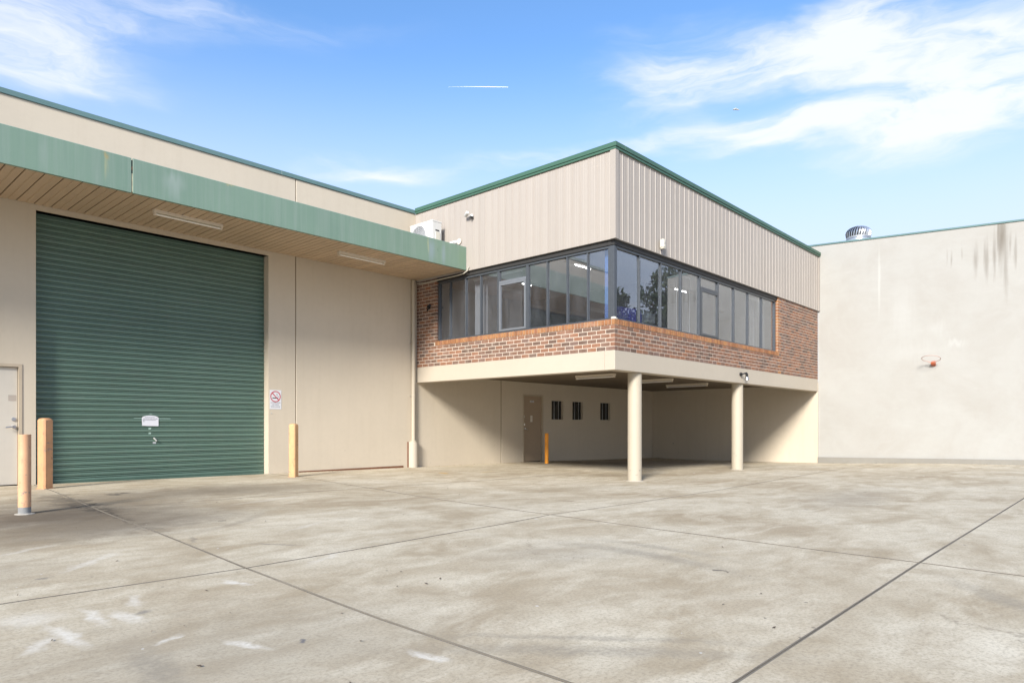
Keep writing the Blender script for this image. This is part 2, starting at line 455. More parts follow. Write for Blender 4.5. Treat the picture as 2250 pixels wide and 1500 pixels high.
def roller_fn(t):
    p = P(t)
    base = t.mix(t.ramp(t.noise(p, 0.8, 5, 0.6), [(0.35, 0), (0.68, 1)]), (0.088, 0.148, 0.112), (0.100, 0.164, 0.125))
    d = t.noise(t.mapping(p, sc=(1.2, 1, 4.0)), 2.2, 6, 0.7, 0.4)
    col = t.mix(t.math('MULTIPLY', t.ramp(d, [(0.5, 0), (0.75, 1)]), 0.35), base, (0.115, 0.13, 0.115))
    s2 = t.noise(t.mapping(p, sc=(3.5, 1, 14)), 4, 5, 0.7)
    sp = t.node('ShaderNodeSeparateXYZ', {0: p})
    low = t.node('ShaderNodeMapRange', {0: sp.outputs[2], 1: 3.4, 2: 1.5, 3: 0.0, 4: 0.5}).outputs[0]
    col = t.mix(t.math('MULTIPLY', t.ramp(s2, [(0.60, 0), (0.70, 1)]), low), col, (0.16, 0.20, 0.18))
    s3 = t.noise(p, 3.1, 5, 0.75)
    col = t.mix(t.math('MULTIPLY', t.ramp(s3, [(0.62, 0), (0.72, 1)]), 0.4), col, (0.04, 0.085, 0.066))
    rv = t.node('ShaderNodeObjectInfo').outputs['Random']
    col = t.mix(rv, t.mix(1.0, col, (0.90, 0.90, 0.90), 'MULTIPLY'), col)
    return pbr(t, col, 0.42, bump=t.noise(t.mapping(p, sc=(1.0, 1.0, 1.6)), 1.2, 3, 0.5), bs=0.35, bd=0.05, spec=0.5)
M['roller'] = material('green roller curtain', roller_fn)

def farwall_fn(t):
    p = P(t)
    sp = t.node('ShaderNodeSeparateXYZ', {0: p})
    yz = t.node('ShaderNodeCombineXYZ', {0: sp.outputs[1], 1: sp.outputs[2], 2: 0.0}).outputs[0]
    n = t.noise(p, 0.55, 8, 0.66, 0.6)
    col = t.ramp(n, [(0.28, (0.326, 0.307, 0.275)), (0.5, (0.350, 0.336, 0.307)), (0.75, (0.368, 0.360, 0.332))])
    n2 = t.noise(p, 2.4, 7, 0.7, 0.5)
    col = t.mix(t.ramp(n2, [(0.45, 0), (0.75, 0.28)]), col, (0.303, 0.287, 0.252))
    n3 = t.noise(t.mapping(p, sc=(1, 0.6, 3.0)), 1.6, 6, 0.7)
    col = t.mix(t.ramp(n3, [(0.55, 0), (0.8, 0.28)]), col, (0.405, 0.395, 0.370))
    w = t.vmath('SUBTRACT', t.noise(t.mapping(p, sc=(1, 9, 0.7)), 1.4, 5, 0.65, out=1), (0.5, 0.5, 0.5))
    q = t.vmath('ADD', yz, t.vmath('MULTIPLY', w, (0.11, 0.9, 0)))
    for cy, cz, ry, rz, k in [(2.80, 6.45, 0.17, 0.75, 0.85), (2.84, 6.1, 0.10, 1.1, 0.55), (2.72, 5.6, 0.09, 1.3, 0.5), (2.9, 6.7, 0.04, 0.9, 0.6), (3.17, 5.85, 0.085, 0.85, 0.55), (3.42, 5.85, 0.095, 0.75, 0.5), (2.98, 5.9, 0.06, 1.0, 0.6),
                              (2.50, 5.9, 0.055, 0.7, 0.5), (4.02, 6.0, 0.035, 0.4, 0.45), (3.75, 6.1, 0.04, 0.3, 0.25), (2.62, 6.2, 0.05, 0.5, 0.4), (4.12, 5.95, 0.02, 0.25, 0.3), (2.2, 6.0, 0.06, 0.5, 0.3)]:
        m = t.lobe(q, cy, cz, ry, rz)
        col = t.mix(t.math('MULTIPLY', m, k), col, (0.155, 0.135, 0.108))
    # trowelled filler scar down an old panel joint
    jl = t.lobe(q, 5.93, 5.6, 0.06, 1.4)
    col = t.mix(t.math('MULTIPLY', jl, 0.7), col, (0.434, 0.425, 0.394))
    for cy, cz, ry, rz, k in [(5.3, 4.6, 0.55, 1.1, 0.4), (4.9, 3.3, 0.9, 0.45, 0.35), (3.9, 3.5, 0.4, 0.15, 0.6), (4.4, 4.0, 0.35, 0.3, 0.3)]:
        col = t.mix(t.math('MULTIPLY', t.lobe(t.vmath('ADD', yz, t.vmath('MULTIPLY', w, (0.6, 0.6, 0))), cy, cz, ry, rz), k), col, (0.411, 0.405, 0.380))
    return pbr(t, col, 0.8, bump=t.math('ADD', t.math('MULTIPLY', n2, 0.8), t.math('MULTIPLY', t.noise(p, 60, 4), 0.2)), bs=0.25, bd=0.02, spec=0.3)
M['farwall'] = material('bagged concrete wall', farwall_fn)

def yard_fn(t):
    p = P(t)
    big = t.noise(p, 0.42, 6, 0.60, 0.9)
    col = t.ramp(big, [(0.30, (0.345, 0.270, 0.176)), (0.43, (0.446, 0.370, 0.257)), (0.54, (0.530, 0.458, 0.336)), (0.70, (0.595, 0.528, 0.407))])
    st = t.noise(t.mapping(p, sc=(0.7, 1.5, 1), rot=(0, 0, 0.35)), 1.1, 6, 0.60, 0.9)
    col = t.mix(t.ramp(st, [(0.44, 0), (0.70, 0.75)]), col, (0.316, 0.241, 0.145))
    st2 = t.noise(t.mapping(p, sc=(1.0, 2.0, 1), rot=(0, 0, -0.6), loc=(7, 3, 0)), 0.95, 7, 0.64, 1.1)
    col = t.mix(t.ramp(st2, [(0.46, 0), (0.70, 0.70)]), col, (0.643, 0.568, 0.430))
    mid = t.noise(p, 5.0, 7, 0.70, 0.6)
    col = t.mix(t.ramp(mid, [(0.47, 0), (0.70, 0.50)]), col, (0.316, 0.256, 0.168))
    hi = t.noise(p, 48, 6, 0.8)
    col = t.mix(t.ramp(hi, [(0.38, 0.52), (0.52, 0)]), col, (0.220, 0.177, 0.123))
    col = t.mix(t.ramp(hi, [(0.58, 0), (0.72, 0.30)]), col, (0.738, 0.678, 0.552))
    # hairline cracks
    ck = t.node('ShaderNodeTexVoronoi', {'Vector': t.vmath('ADD', p, t.vmath('MULTIPLY', t.noise(p, 1.3, 5, 0.7, out=1), (0.9, 0.9, 0))), 'Scale': 0.17}, feature='DISTANCE_TO_EDGE').outputs['Distance']
    ck = t.node('ShaderNodeMapRange', {0: ck, 1: 0.0016, 2: 0.0, 3: 0.0, 4: 0.55}).outputs[0]
    col = t.mix(t.math('MULTIPLY', ck, t.ramp(big, [(0.48, 0), (0.55, 1)])), col, (0.179, 0.140, 0.097))
    # warped ground coordinates for marks
    wv = t.vmath('MULTIPLY', t.vmath('SUBTRACT', t.noise(p, 3.2, 6, 0.7, out=1), (0.5, 0.5, 0.5)), (1, 1, 0))
    q1 = t.vmath('ADD', p, t.vmath('MULTIPLY', wv, (1.1, 1.1, 0)))
    q2 = t.vmath('ADD', p, t.vmath('MULTIPLY', t.vmath('SUBTRACT', t.noise(p, 5.5, 4, 0.6, out=1), (0.5, 0.5, 0.5)), (0.20, 0.20, 0)))
    sc = t.noise(t.mapping(p, sc=(1, 1, 1)), 26, 6, 0.75)
    grit = t.ramp(sc, [(0.34, 0.25), (0.56, 1)])
    # oily, tyre-blackened concrete in front of the roller door, dark drips under the canopy edge, undercroft floor stain deepened as painted shade
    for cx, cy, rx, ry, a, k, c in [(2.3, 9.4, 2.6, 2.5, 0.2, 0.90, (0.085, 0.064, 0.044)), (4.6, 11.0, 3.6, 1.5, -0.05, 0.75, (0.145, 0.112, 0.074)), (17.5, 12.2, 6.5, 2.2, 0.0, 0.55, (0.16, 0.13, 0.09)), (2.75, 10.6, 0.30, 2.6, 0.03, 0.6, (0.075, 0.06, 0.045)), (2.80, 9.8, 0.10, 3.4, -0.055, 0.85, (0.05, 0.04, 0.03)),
            (2.6, 8.0, 2.4, 1.2, 0.3, 0.7, (0.14, 0.108, 0.072)), (3.6, 11.42, 0.34, 0.20, 0.0, 0.8, (0.06, 0.05, 0.04)), (13.6, 9.2, 2.5, 0.7, -0.55, 0.45, (0.22, 0.175, 0.11)), (19.0, 8.3, 4.2, 0.7, -0.05, 0.5, (0.23, 0.185, 0.12)),
            (10.4, 7.6, 2.0, 0.8, -0.4, 0.25, (0.25, 0.20, 0.13)), (11.0, 3.2, 2.8, 0.9, 0.1, 0.40, (0.27, 0.235, 0.185)), (4.6, 3.6, 1.3, 0.7, -0.6, 0.30, (0.26, 0.225, 0.175)), (0.6, 6.4, 1.3, 1.3, 0.4, 0.4, (0.23, 0.19, 0.14)), (1.5, 3.2, 1.8, 1.4, -0.3, 0.35, (0.27, 0.235, 0.18))]:
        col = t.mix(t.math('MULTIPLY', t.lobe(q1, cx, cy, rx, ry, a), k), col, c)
    for cx, cy, rx, ry, a, k, c in [(1.46, 4.24, 0.09, 0.055, 0.3, 0.55, (0.14, 0.13, 0.12)), (1.32, 5.72, 0.08, 0.05, 0.2, 0.6, (0.13, 0.12, 0.105)), (8.03, 6.27, 0.18, 0.13, -0.8, 0.75, (0.22, 0.165, 0.10)),
            (1.81, 3.09, 0.03, 0.025, 0, 0.8, (0.10, 0.10, 0.11)), (9.0, 7.6, 0.10, 0.05, 0, 0.7, (0.10, 0.09, 0.07)), (10.6, 11.9, 0.16, 0.30, -0.3, 0.7, (0.48, 0.29, 0.07)), (11.7, 11.6, 0.10, 0.55, -1.2, 0.35, (0.46, 0.33, 0.13)),
            (3.1, 5.8, 0.05, 0.35, 0.6, 0.5, (0.16, 0.14, 0.115)), (2.7, 6.6, 0.04, 0.3, -0.4, 0.5, (0.16, 0.14, 0.115))]:
        col = t.mix(t.math('MULTIPLY', t.lobe(q2, cx, cy, rx, ry, a, 0.2), k), col, c)
    # pale ground-out scuffs
    for cx, cy, rx, ry, a, k in [(2.16, 4.55, 0.05, 0.15, 0.5, 0.8), (2.16, 4.62, 0.03, 0.17, 0.0, 0.5), (1.02, 4.06, 0.055, 0.34, 0.05, 0.85), (0.88, 3.97, 0.05, 0.17, -0.6, 0.7), (0.97, 4.55, 0.16, 0.20, 0.5, 0.5),
            (1.23, 4.36, 0.05, 0.30, 0.0, 0.8), (1.36, 4.2, 0.05, 0.22, 0.1, 0.75), (1.52, 4.55, 0.05, 0.21, -0.2, 0.7), (1.36, 3.6, 0.028, 0.12, -1.0, 0.75), (1.59, 3.24, 0.04, 0.20, 0.25, 0.85),
            (2.10, 2.45, 0.035, 0.16, 0.1, 0.9), (1.72, 6.12, 0.06, 0.5, -0.75, 0.6), (1.5, 7.1, 0.06, 0.35, -1.0, 0.5), (3.9, 6.6, 0.05, 0.5, -1.1, 0.4), (3.1, 4.9, 0.03, 0.4, -1.1, 0.45), (0.7, 7.2, 0.35, 0.6, 0.3, 0.3), (4.9, 9.3, 0.10, 1.0, -1.2, 0.35)]:
        col = t.mix(t.math('MULTIPLY', t.math('MULTIPLY', t.lobe(q2, cx, cy, rx * 1.35, ry * 1.15, a, 0.15), grit), k * 0.85), col, (0.68, 0.635, 0.55))
    # long curving tyre marks
    for cx, cy, r0, wd, gx, gy, gr, k in [(-3.0, -2.6, 7.26, 0.10, 2.6, 1.9, 1.4, 0.51), (-3.0, -2.6, 7.46, 0.05, 2.6, 1.9, 1.3, 0.59), (1.4, 3.4, 3.6, 0.16, 4.9, 3.0, 1.3, 0.58), (1.4, 3.4, 3.95, 0.10, 5.2, 3.2, 1.2, 0.48), (9.0, -4.0, 6.0, 0.12, 5.0, 0.7, 1.2, 0.51), (-1.6, 3.7, 2.8, 0.12, 1.1, 3.2, 0.7, 0.59), (1.0, 10.5, 4.0, 0.09, 3.6, 7.3, 1.5, 0.4)]:
        dd = t.vmath('DISTANCE', t.vmath('MULTIPLY', q2, (1, 1, 0)), (cx, cy, 0), out=1)
        dd = t.math('ABSOLUTE', t.math('SUBTRACT', dd, r0))
        ring = t.node('ShaderNodeMapRange', {0: dd, 1: wd, 2: wd * 0.3, 3: 0.0, 4: 1.0}).outputs[0]
        col = t.mix(t.math('MULTIPLY', t.math('MULTIPLY', ring, t.lobe(p, gx, gy, gr, gr)), t.math('MULTIPLY', grit, k)), col, (0.225, 0.195, 0.15))
    # specks: grit, leaf bits, gum
    vo = t.node('ShaderNodeTexVoronoi', {'Vector': q2, 'Scale': 2.3, 'Randomness': 1.0})
    rr = t.node('ShaderNodeSeparateColor', {0: vo.outputs['Color']})
    sz = t.math('MULTIPLY', t.math('POWER', rr.outputs[0], 5.0), 0.10)
    spot = t.math('LESS_THAN', vo.outputs['Distance'], sz)
    col = t.mix(t.math('MULTIPLY', spot, 0.75), col, t.mix(t.math('GREATER_THAN', rr.outputs[1], 0.8), (0.10, 0.085, 0.065), (0.66, 0.64, 0.60)))
    vo2 = t.node('ShaderNodeTexVoronoi', {'Vector': p, 'Scale': 9.0, 'Randomness': 1.0})
    r2 = t.node('ShaderNodeSeparateColor', {0: vo2.outputs['Color']})
    spot2 = t.math('LESS_THAN', vo2.outputs['Distance'], t.math('MULTIPLY', t.math('POWER', r2.outputs[0], 9.0), 0.11))
    col = t.mix(t.math('MULTIPLY', spot2, 0.7), col, t.mix(t.math('GREATER_THAN', r2.outputs[1], 0.6), (0.11, 0.095, 0.075), (0.62, 0.60, 0.56)))
    b = t.math('ADD', t.math('MULTIPLY', hi, 0.6), t.math('MULTIPLY', mid, 0.6))
    return pbr(t, col, t.math('ADD', 0.72, t.math('MULTIPLY', mid, 0.2)), bump=b, bs=0.35, bd=0.006, spec=0.35)
M['yard_edge'] = painted('dirty slab edge', (0.17, 0.145, 0.11), 0.9, 0.25)
M['yard'] = material('stained yard concrete', yard_fn)

def bollard_fn(c, seed):
    def fn(t):
        p = P(t)
        n = t.noise(t.vmath('ADD', p, (seed, 0, 0)), 3, 6, 0.65)
        col = t.mix(t.ramp(n, [(0.3, 0), (0.7, 1)]), scl(c, 0.82), scl(c, 1.12))
        s = t.noise(t.mapping(p, sc=(1, 1, 0.35), loc=(seed, 0, 0)), 20, 5, 0.7)
        col = t.mix(t.ramp(s, [(0.58, 0), (0.68, 0.7)]), col, (0.24, 0.13, 0.08))
        w = t.noise(t.mapping(p, sc=(1, 1, 2.2), loc=(0, seed, 0)), 9, 5, 0.7)
        col = t.mix(t.ramp(w, [(0.61, 0), (0.64, 0.75)]), col, (0.17, 0.16, 0.16))
        return pbr(t, col, 0.5, bump=s, bs=0.15, bd=0.004)
    return material('chipped orange bollard paint', fn)
M['bol1'] = bollard_fn((0.60, 0.335, 0.185), 1.0)
M['bol2'] = bollard_fn((0.53, 0.275, 0.135), 5.0)
M['bol3'] = bollard_fn((0.60, 0.345, 0.165), 9.0)
M['bol4'] = bollard_fn((0.80, 0.30, 0.015), 13.0)

def leaf_fn(t):
    r = t.node('ShaderNodeNewGeometry').outputs['Random Per Island']
    col = t.ramp(r, [(0, (0.030, 0.045, 0.020)), (0.6, (0.060, 0.085, 0.035)), (1, (0.10, 0.115, 0.055))])
    return pbr(t, col, 0.6, spec=0.3)
M['leaf'] = material('eucalypt leaf', leaf_fn)

# ------------------------------------------------------------------ the ground: one base sheet and the concrete slabs poured on it
ground = MB().face([(-700, -700, -0.34), (700, -700, -0.34), (700, 700, -0.34), (-700, 700, -0.34)]).build('ground', M['asphalt'])
props(ground, 'concrete yard ground spreading in front of the buildings', None, None, 'structure')

def poly(pts):
    pts = sorted(pts)
    def g(a):
        if a <= pts[0][0]: (a0, b0), (a1, b1) = pts[0], pts[1]
        elif a >= pts[-1][0]: return pts[-1][1]
        else:
            for i in range(len(pts)-1):
                if pts[i][0] <= a <= pts[i+1][0]: (a0, b0), (a1, b1) = pts[i], pts[i+1]; break
        return b0 + (b1-b0) * (a-a0) / (a1-a0) if a > pts[0][0] else pts[0][1]
    return g
j1 = poly([(1.76, 2.27), (3.28, 2.31), (4.99, 2.44), (7.56, 2.67), (12.7, 2.99), (14, 3.05)])
j3 = poly([(0.6, 6.09), (1.27, 6.14), (2.2, 6.17), (3.79, 6.29), (5.32, 6.48), (6.04, 6.57), (9.45, 7.12), (12.81, 7.36), (14, 7.40)])
j4 = poly([(0, 1.23), (6.14, 1.27), (12.6, 1.25), (30, 1.25)])
j2 = poly([(0.95, 5.08), (2.44, 4.99), (3.86, 5.05), (5.63, 5.18), (6.48, 5.32), (8.17, 5.33), (11.44, 5.41), (15.49, 5.61), (21.32, 5.90), (24, 6.0)])
j5 = poly([(2.15, 9.90), (4.49, 9.76), (6.6, 10.03), (9.92, 10.09), (24, 10.3)])
cst = lambda c: (lambda a: c)
XL = [cst(-14.0), cst(-1.75), j1, j3, cst(23.30)]
YL = [cst(-16.0), cst(-2.75), j4, j2, j5, cst(13.99)]
GX = [0.005, 0.005, 0.006, 0.012, 0.005]          # half widths of the joints along Y
GY = [0.005, 0.005, 0.0045, 0.007, 0.006, 0.004]   # and along X
def slab(i, k, xl, xr):
    yl, yr = YL[k], YL[k+1]
    nx = max(4, int((xr(5) - xl(5)) / 0.45)); ny = max(4, int((yr(5) - yl(5)) / 0.45))
    ex, ey = 0.007 / (xr(5) - xl(5)), 0.007 / (yr(5) - yl(5))      # dirt-darkened margin beside each joint
    ss = [0, ex] + [a / nx for a in range(1, nx)] + [1 - ex, 1]; nx = len(ss) - 1
    qs = [0, ey] + [b / ny for b in range(1, ny)] + [1 - ey, 1]; ny = len(qs) - 1
    top = []
    for b in range(ny + 1):
        row = []
        for a in range(nx + 1):
            s, q = ss[a], qs[b]
            x, y = xl(5) + s * (xr(5)-xl(5)), yl(5) + q * (yr(5)-yl(5))
            for _ in range(8):
                x = xl(y) + GX[i] + s * (xr(y) - xl(y) - GX[i] - GX[i+1])
                y = yl(x) + GY[k] + q * (yr(x) - yl(x) - GY[k] - GY[k+1])
            edge = a in (0, nx) or b in (0, ny)
            jit = 0.0
            if edge: # spalled, slightly wandering edge
                jit = 0.0045 * mnoise.noise(Vector((x * 2.7, y * 2.7, i + k * 3.0)))
                if a in (0, nx): x += jit
                if b in (0, ny): y += jit
            row.append((x, y, zg(x, y)))
        top.append(row)
    m = MB(); W = nx + 1
    m.v = [p for row in top for p in row]
    m.f = [(b*W+a, b*W+a+1, (b+1)*W+a+1, (b+1)*W+a) for b in range(ny) for a in range(nx)]
    rim = [(0, a) for a in range(nx)] + [(b, nx) for b in range(ny)] + [(ny, a) for a in range(nx, 0, -1)] + [(b, 0) for b in range(ny, 0, -1)]
    n = len(rim); base = len(m.v)
    for (b, a) in rim:
        x, y, z = top[b][a]; m.v.append((x, y, z - 0.10))
    for r in range(n):
        b0, a0 = rim[r]; b1, a1 = rim[(r+1) % n]
        m.f.append((b0*W+a0, base+r, base+(r+1) % n, b1*W+a1))
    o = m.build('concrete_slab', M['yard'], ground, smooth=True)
    o.data.materials.append(M['yard_edge'])
    me = o.data; off = Vector(o.location) + WLOC[ground]
    for f in me.polygons:
        if f.index < nx * ny:
            b, a = divmod(f.index, nx)
            if a in (0, nx - 1) or b in (0, ny - 1): f.material_index = 1
        else: f.material_index = 1
for k in range(5):
    for i in range(4):
        xr = XL[i+1]
        if i == 3 and k < 2: xr = cst(46.0)
        slab(i, k, XL[i], xr)
# dirt lying at the bottom of the joints
jf = MB()
for b in range(-32, 28):
    for a in range(-28, 92):
        q = [(a, b), (a+1, b), (a+1, b+1), (a, b+1)]
        if a >= 47 and b >= 5: continue
        jf.face([(x * .5, y * .5, zg(x * .5, y * .5) - 0.006) for x, y in q])
jf.build('joint_filler', M['dark'], ground)

# ------------------------------------------------------------------ warehouse
wh = thing('warehouse', (3, YW, 0), 'cream rendered warehouse with green canopy and wide roller door', 'building')
ZT = Z_WCOP - 0.095
ROL = (3.083, 7.348)
DOOR1 = (1.93, 2.885)               # personnel door at the left
m = MB().wall(-9, 7.989, -0.4, ZT, [(ROL[0], ROL[1], -0.4, Z_ROLL), (DOOR1[0], DOOR1[1], -0.4, 2.125)], YW, YW + 0.26)
m.build('wall_panel', M['cream'], wh)
MB().box(8.012, 14.718, YW, YW + 0.2, -0.4, ZT).build('wall_panel', M['cream'], wh, bevel=0.006)
DOOR2 = (15.70, 16.68)
WINS = [(17.10, 17.72, 1.285, 1.89), (18.21, 18.80, 1.285, 1.89), (19.82, 20.44, 1.285, 1.89)]
MB().wall(14.742, 23.40, -0.4, ZT, [(DOOR2[0], DOOR2[1], -0.4, 2.055)] + [(a, b, c, d) for a, b, c, d in WINS], YW, YW + 0.2).build('wall_panel', M['cream'], wh)
MB().box(7.98, 8.02, YW + 0.014, YW + 0.1, -0.3, ZT).build('joint_sealant', M['sealant'], wh)
MB().box(14.71, 14.75, YW + 0.014, YW + 0.1, -0.3, ZT).build('joint_sealant', M['sealant'], wh)
# parapet capping in lengths
for x0, x1 in [(-9, -0.2), (-0.197, 7.64), (7.643, U0 - 0.045)]:
    MB().box(x0, x1, YW - 0.03, YW + 0.30, ZT + 0.004, Z_WCOP).build('parapet_capping', M['greywash'], wh, bevel=0.004)
MB().box(U0 + 0.3, 23.36, YW - 0.03, YW + 0.3, ZT + 0.004, Z_WCOP - 0.05).build('parapet_capping', M['greywash'], wh)
MB().box(-9, 23.35, YW + 0.3, 42, 6.2, 6.35).build('roof', M['roof'], wh)
MB().box(-9, -8.8, YW + 0.27, 42, -0.4, 6.19).build('side_wall', M['cream'], wh)
MB().box(-8.8, 23.3, 41.8, 42, -0.4, 6.19).build('back_wall', M['cream'], wh)
# rust-brown strip along the foot of the blank panel
MB().box(8.07, 11.05, YW - 0.012, YW - 0.001, -0.01, 0.052).build('base_strip', M['rust'], wh)
# stiffening frame of the roller door head
MB().box(ROL[0], ROL[1], YW + 0.03, YW + 0.26, Z_ROLL + 0.0, Z_ROLL + 0.002).build('door_head', M['cream'], wh)

# canopy
canopy = MB().box(-9, U0 - 0.06, YC + 0.06, YW - 0.004, 5.30, 5.40).build('canopy', M['roof'], wh)
XJ = 3.97
for x0, x1 in [(-9, XJ - 0.012), (XJ + 0.012, U0 - 0.035)]:
    prof = [(YC, Z_CANB), (YC, Z_CANT - 0.01), (YC + 0.01, Z_CANT), (YC + 0.055, Z_CANT), (YC + 0.055, Z_CANT - 0.015), (YC + 0.03, Z_CANT - 0.02), (YC + 0.03, Z_CANB + 0.012), (YC + 0.05, Z_CANB + 0.012), (YC + 0.05, Z_CANB)]
    MB().extrude(prof, x0, x1, 'x').build('fascia', M['fascia'], canopy, bevel=0.003)
MB().box(XJ - 0.014, XJ + 0.014, YC + 0.008, YC + 0.028, Z_CANB + 0.02, 5.18).build('joint_strip', plain('rusty pale strip', (0.40, 0.38, 0.25), 0.7, var=0.25), canopy)
MB().box(XJ - 0.012, XJ + 0.012, YC + 0.018, YC + 0.028, 5.18, 5.40).build('joint_gap', M['dark'], canopy)
MB().box(XJ - 0.010, XJ + 0.008, YC + 0.004, YC + 0.017, 5.24, 5.29).build('joint_flake', M['rust'], canopy)
MB().box(U0 - 0.034, U0 - 0.02, YC + 0.02, YW - 0.01, Z_CANB + 0.02, Z_CANT - 0.03).build('end_flashing', M['green'], canopy)
MB().box(-9, U0 - 0.06, YC + 0.05, YC + 0.11, Z_CANB + 0.048, 5.29).build('fascia_beam', M['dark'], canopy)
pw = 0.2475
def soffit_mesh():
    h = 0.018; w = pw; e = 0.009
    prof = [(e, h + 0.02), (e, 0.004), (e + 0.006, 0), (w/2 - 0.014, 0), (w/2 - 0.004, 0.012), (w/2 + 0.004, 0.012), (w/2 + 0.014, 0), (w - e - 0.006, 0), (w - e, 0.004), (w - e, h + 0.02)]
    return MB().extrude(prof, 0, YW - 0.012 - (YC + 0.052), 'y').mesh('soffit_panel', M['soffit'])
sme = soffit_mesh()
x = 2.307 - 45 * pw
while x + pw < U0 - 0.03:
    if x > -9: inst('soffit_panel', sme, canopy, (x, YC + 0.052, Z_CANB + 0.022))
    x += pw
MB().box(-9, U0 - 0.062, YC + 0.115, YW - 0.005, Z_CANB + 0.064, 5.0).build('soffit_backing', M['dark'], canopy)
MB().box(x, U0 - 0.03, YC + 0.052, YW - 0.012, Z_CANB + 0.022, Z_CANB + 0.06).build('soffit_panel', M['soffit'], canopy)

# roller door: curtain of ribbed slats
rd = MB().box(ROL[0] - 0.08, ROL[1] + 0.08, YW + 0.262, YW + 0.30, -0.1, Z_ROLL + 0.05).build('roller_door', M['dark'], wh)
YR = YW + 0.205
pz = 0.0988
def slat_mesh():
    prof = [(0.0, 0.000), (-0.004, 0.002)]
    for k in range(6):                                  # softly bowed flat
        a = k / 5; prof.append((-0.012 - 0.0035 * math.sin(math.pi * a), 0.005 + 0.054 * a))
    prof += [(0.010, 0.0615), (0.010, 0.0695), (-0.009, 0.071), (-0.012, 0.076), (-0.011, 0.084), (-0.008, 0.087), (0.004, 0.0885), (0.004, 0.0945), (-0.003, pz), (0.014, pz), (0.014, 0.0)]
    return MB().extrude(prof, ROL[0] + 0.01 - 5, ROL[1] - 0.004 - 5, 'x').mesh('slat', M['roller'], smooth=True)
slm = slat_mesh()
z = 0.065
while z + pz < Z_ROLL + 0.05:
    inst('slat', slm, rd, (5, YR, z)); z += pz
MB().box(ROL[0] + 0.01, ROL[1] - 0.004, YR - 0.016, YR + 0.02, -0.02, 0.064).build('bottom_rail', M['roller'], rd, bevel=0.004)
for x0, x1 in [(ROL[0], ROL[0] + 0.03), (ROL[1] - 0.03, ROL[1])]:
    MB().box(x0, x1, YR + 0.022, YW + 0.2615, -0.1, Z_ROLL).build('door_guide', M['galvdull'], rd)
hk = thing('door_pull', (5.08, YR - 0.02, 0.80), 'small white pull handle on the green roller door', 'handle')
MB().xform(Matrix.Identity(4)).tube([(5.045, YR - 0.045, 0.845), (5.075, YR - 0.05, 0.815), (5.10, YR - 0.045, 0.785)], 0.013, 8).build('grip', M['white'], hk, smooth=True)
MB().tube([(5.05, YR - 0.045, 0.84), (5.05, YR - 0.005, 0.84)], 0.008, 6).tube([(5.098, YR - 0.045, 0.788), (5.098, YR - 0.005, 0.788)], 0.008, 6).build('bracket', M['steel'], hk)
MB().box(5.04, 5.10, YR - 0.021, YR - 0.017, 0.73, 0.765).build('lock_plate', M['galvdull'], hk)

# personnel doors
def door(x0, x1, z0, z1, yf, hinge_right, mat):
    d = MB().box(x0 + 0.055, x1 - 0.055, yf + 0.04, yf + 0.08, z0 + 0.012, z1 - 0.055).build('door', mat, wh, bevel=0.003)
    fr = MB().box(x0, x0 + 0.05, yf - 0.012, yf + 0.12, z0 - 0.05, z1).box(x1 - 0.05, x1, yf - 0.012, yf + 0.12, z0 - 0.05, z1).box(x0 + 0.05, x1 - 0.05, yf - 0.012, yf + 0.12, z1 - 0.05, z1)
    fr.build('door_frame', M['doorframe'], d)
    MB().box(x0 + 0.05, x1 - 0.05, yf + 0.10, yf + 0.13, z0 - 0.05, z1 - 0.05).build('door_rebate', M['dark'], d)
    return d
d1 = door(DOOR1[0], DOOR1[1], zg(2.4, 14), 2.125, YW, False, M['doorpaint'])
MB().tube([(2.775, YW + 0.04, 1.06), (2.775, YW - 0.02, 1.06)], 0.028, 14).tube([(2.775, YW - 0.018, 1.06), (2.74, YW - 0.024, 1.062), (2.655, YW - 0.022, 1.05)], 0.010, 8).build('handle', M['steel'], d1, smooth=True)
MB().tube([(2.775, YW + 0.041, 1.19), (2.775, YW + 0.025, 1.19)], 0.032, 16).tube([(2.775, YW + 0.026, 1.19), (2.775, YW + 0.018, 1.19)], 0.014, 12).build('lock', M['steel'], d1, smooth=True)
MB().box(2.70, 2.81, YW + 0.0375, YW + 0.0398, 1.50, 1.60).build('sticker_mark', plain('sticker residue', (0.36, 0.31, 0.26), 0.7), d1)
zd = zg(16.2, 14)
M['door2'] = painted('tan door paint', (0.34, 0.25, 0.165), 0.55, 0.06, 0.2, (0.22, 0.16, 0.11))
d2 = door(DOOR2[0], DOOR2[1], zd, 2.055, YW, True, M['door2'])
MB().tube([(15.80, YW + 0.04, 0.99), (15.80, YW - 0.02, 0.99)], 0.026, 14).tube([(15.80, YW - 0.018, 0.99), (15.84, YW - 0.022, 0.98), (15.90, YW - 0.02, 0.955)], 0.010, 8).build('handle', M['steel'], d2, smooth=True)
MB().tube([(15.80, YW + 0.041, 1.12), (15.80, YW + 0.02, 1.12)], 0.03, 14).build('lock', M['steel'], d2, smooth=True)
MB().box(15.765, 15.835, YW + 0.033, YW + 0.0398, 1.39, 1.40).box(15.765, 15.835, YW + 0.033, YW + 0.0398, 1.33, 1.34).box(15.765, 15.83, YW + 0.036, YW + 0.0397, 1.342, 1.388).build('lock_cover', M['offwhite'], d2)
pl = MB().box(16.08, 16.27, YW + 0.034, YW + 0.0398, 1.81, 1.87).build('door_plate', M['white'], d2)
MB().box(16.11, 16.15, YW + 0.032, YW + 0.0338, 1.83, 1.85).box(16.16, 16.20, YW + 0.032, YW + 0.0338, 1.83, 1.85).box(16.21, 16.24, YW + 0.032, YW + 0.0338, 1.83, 1.85).build('plate_print', M['ink'], pl)
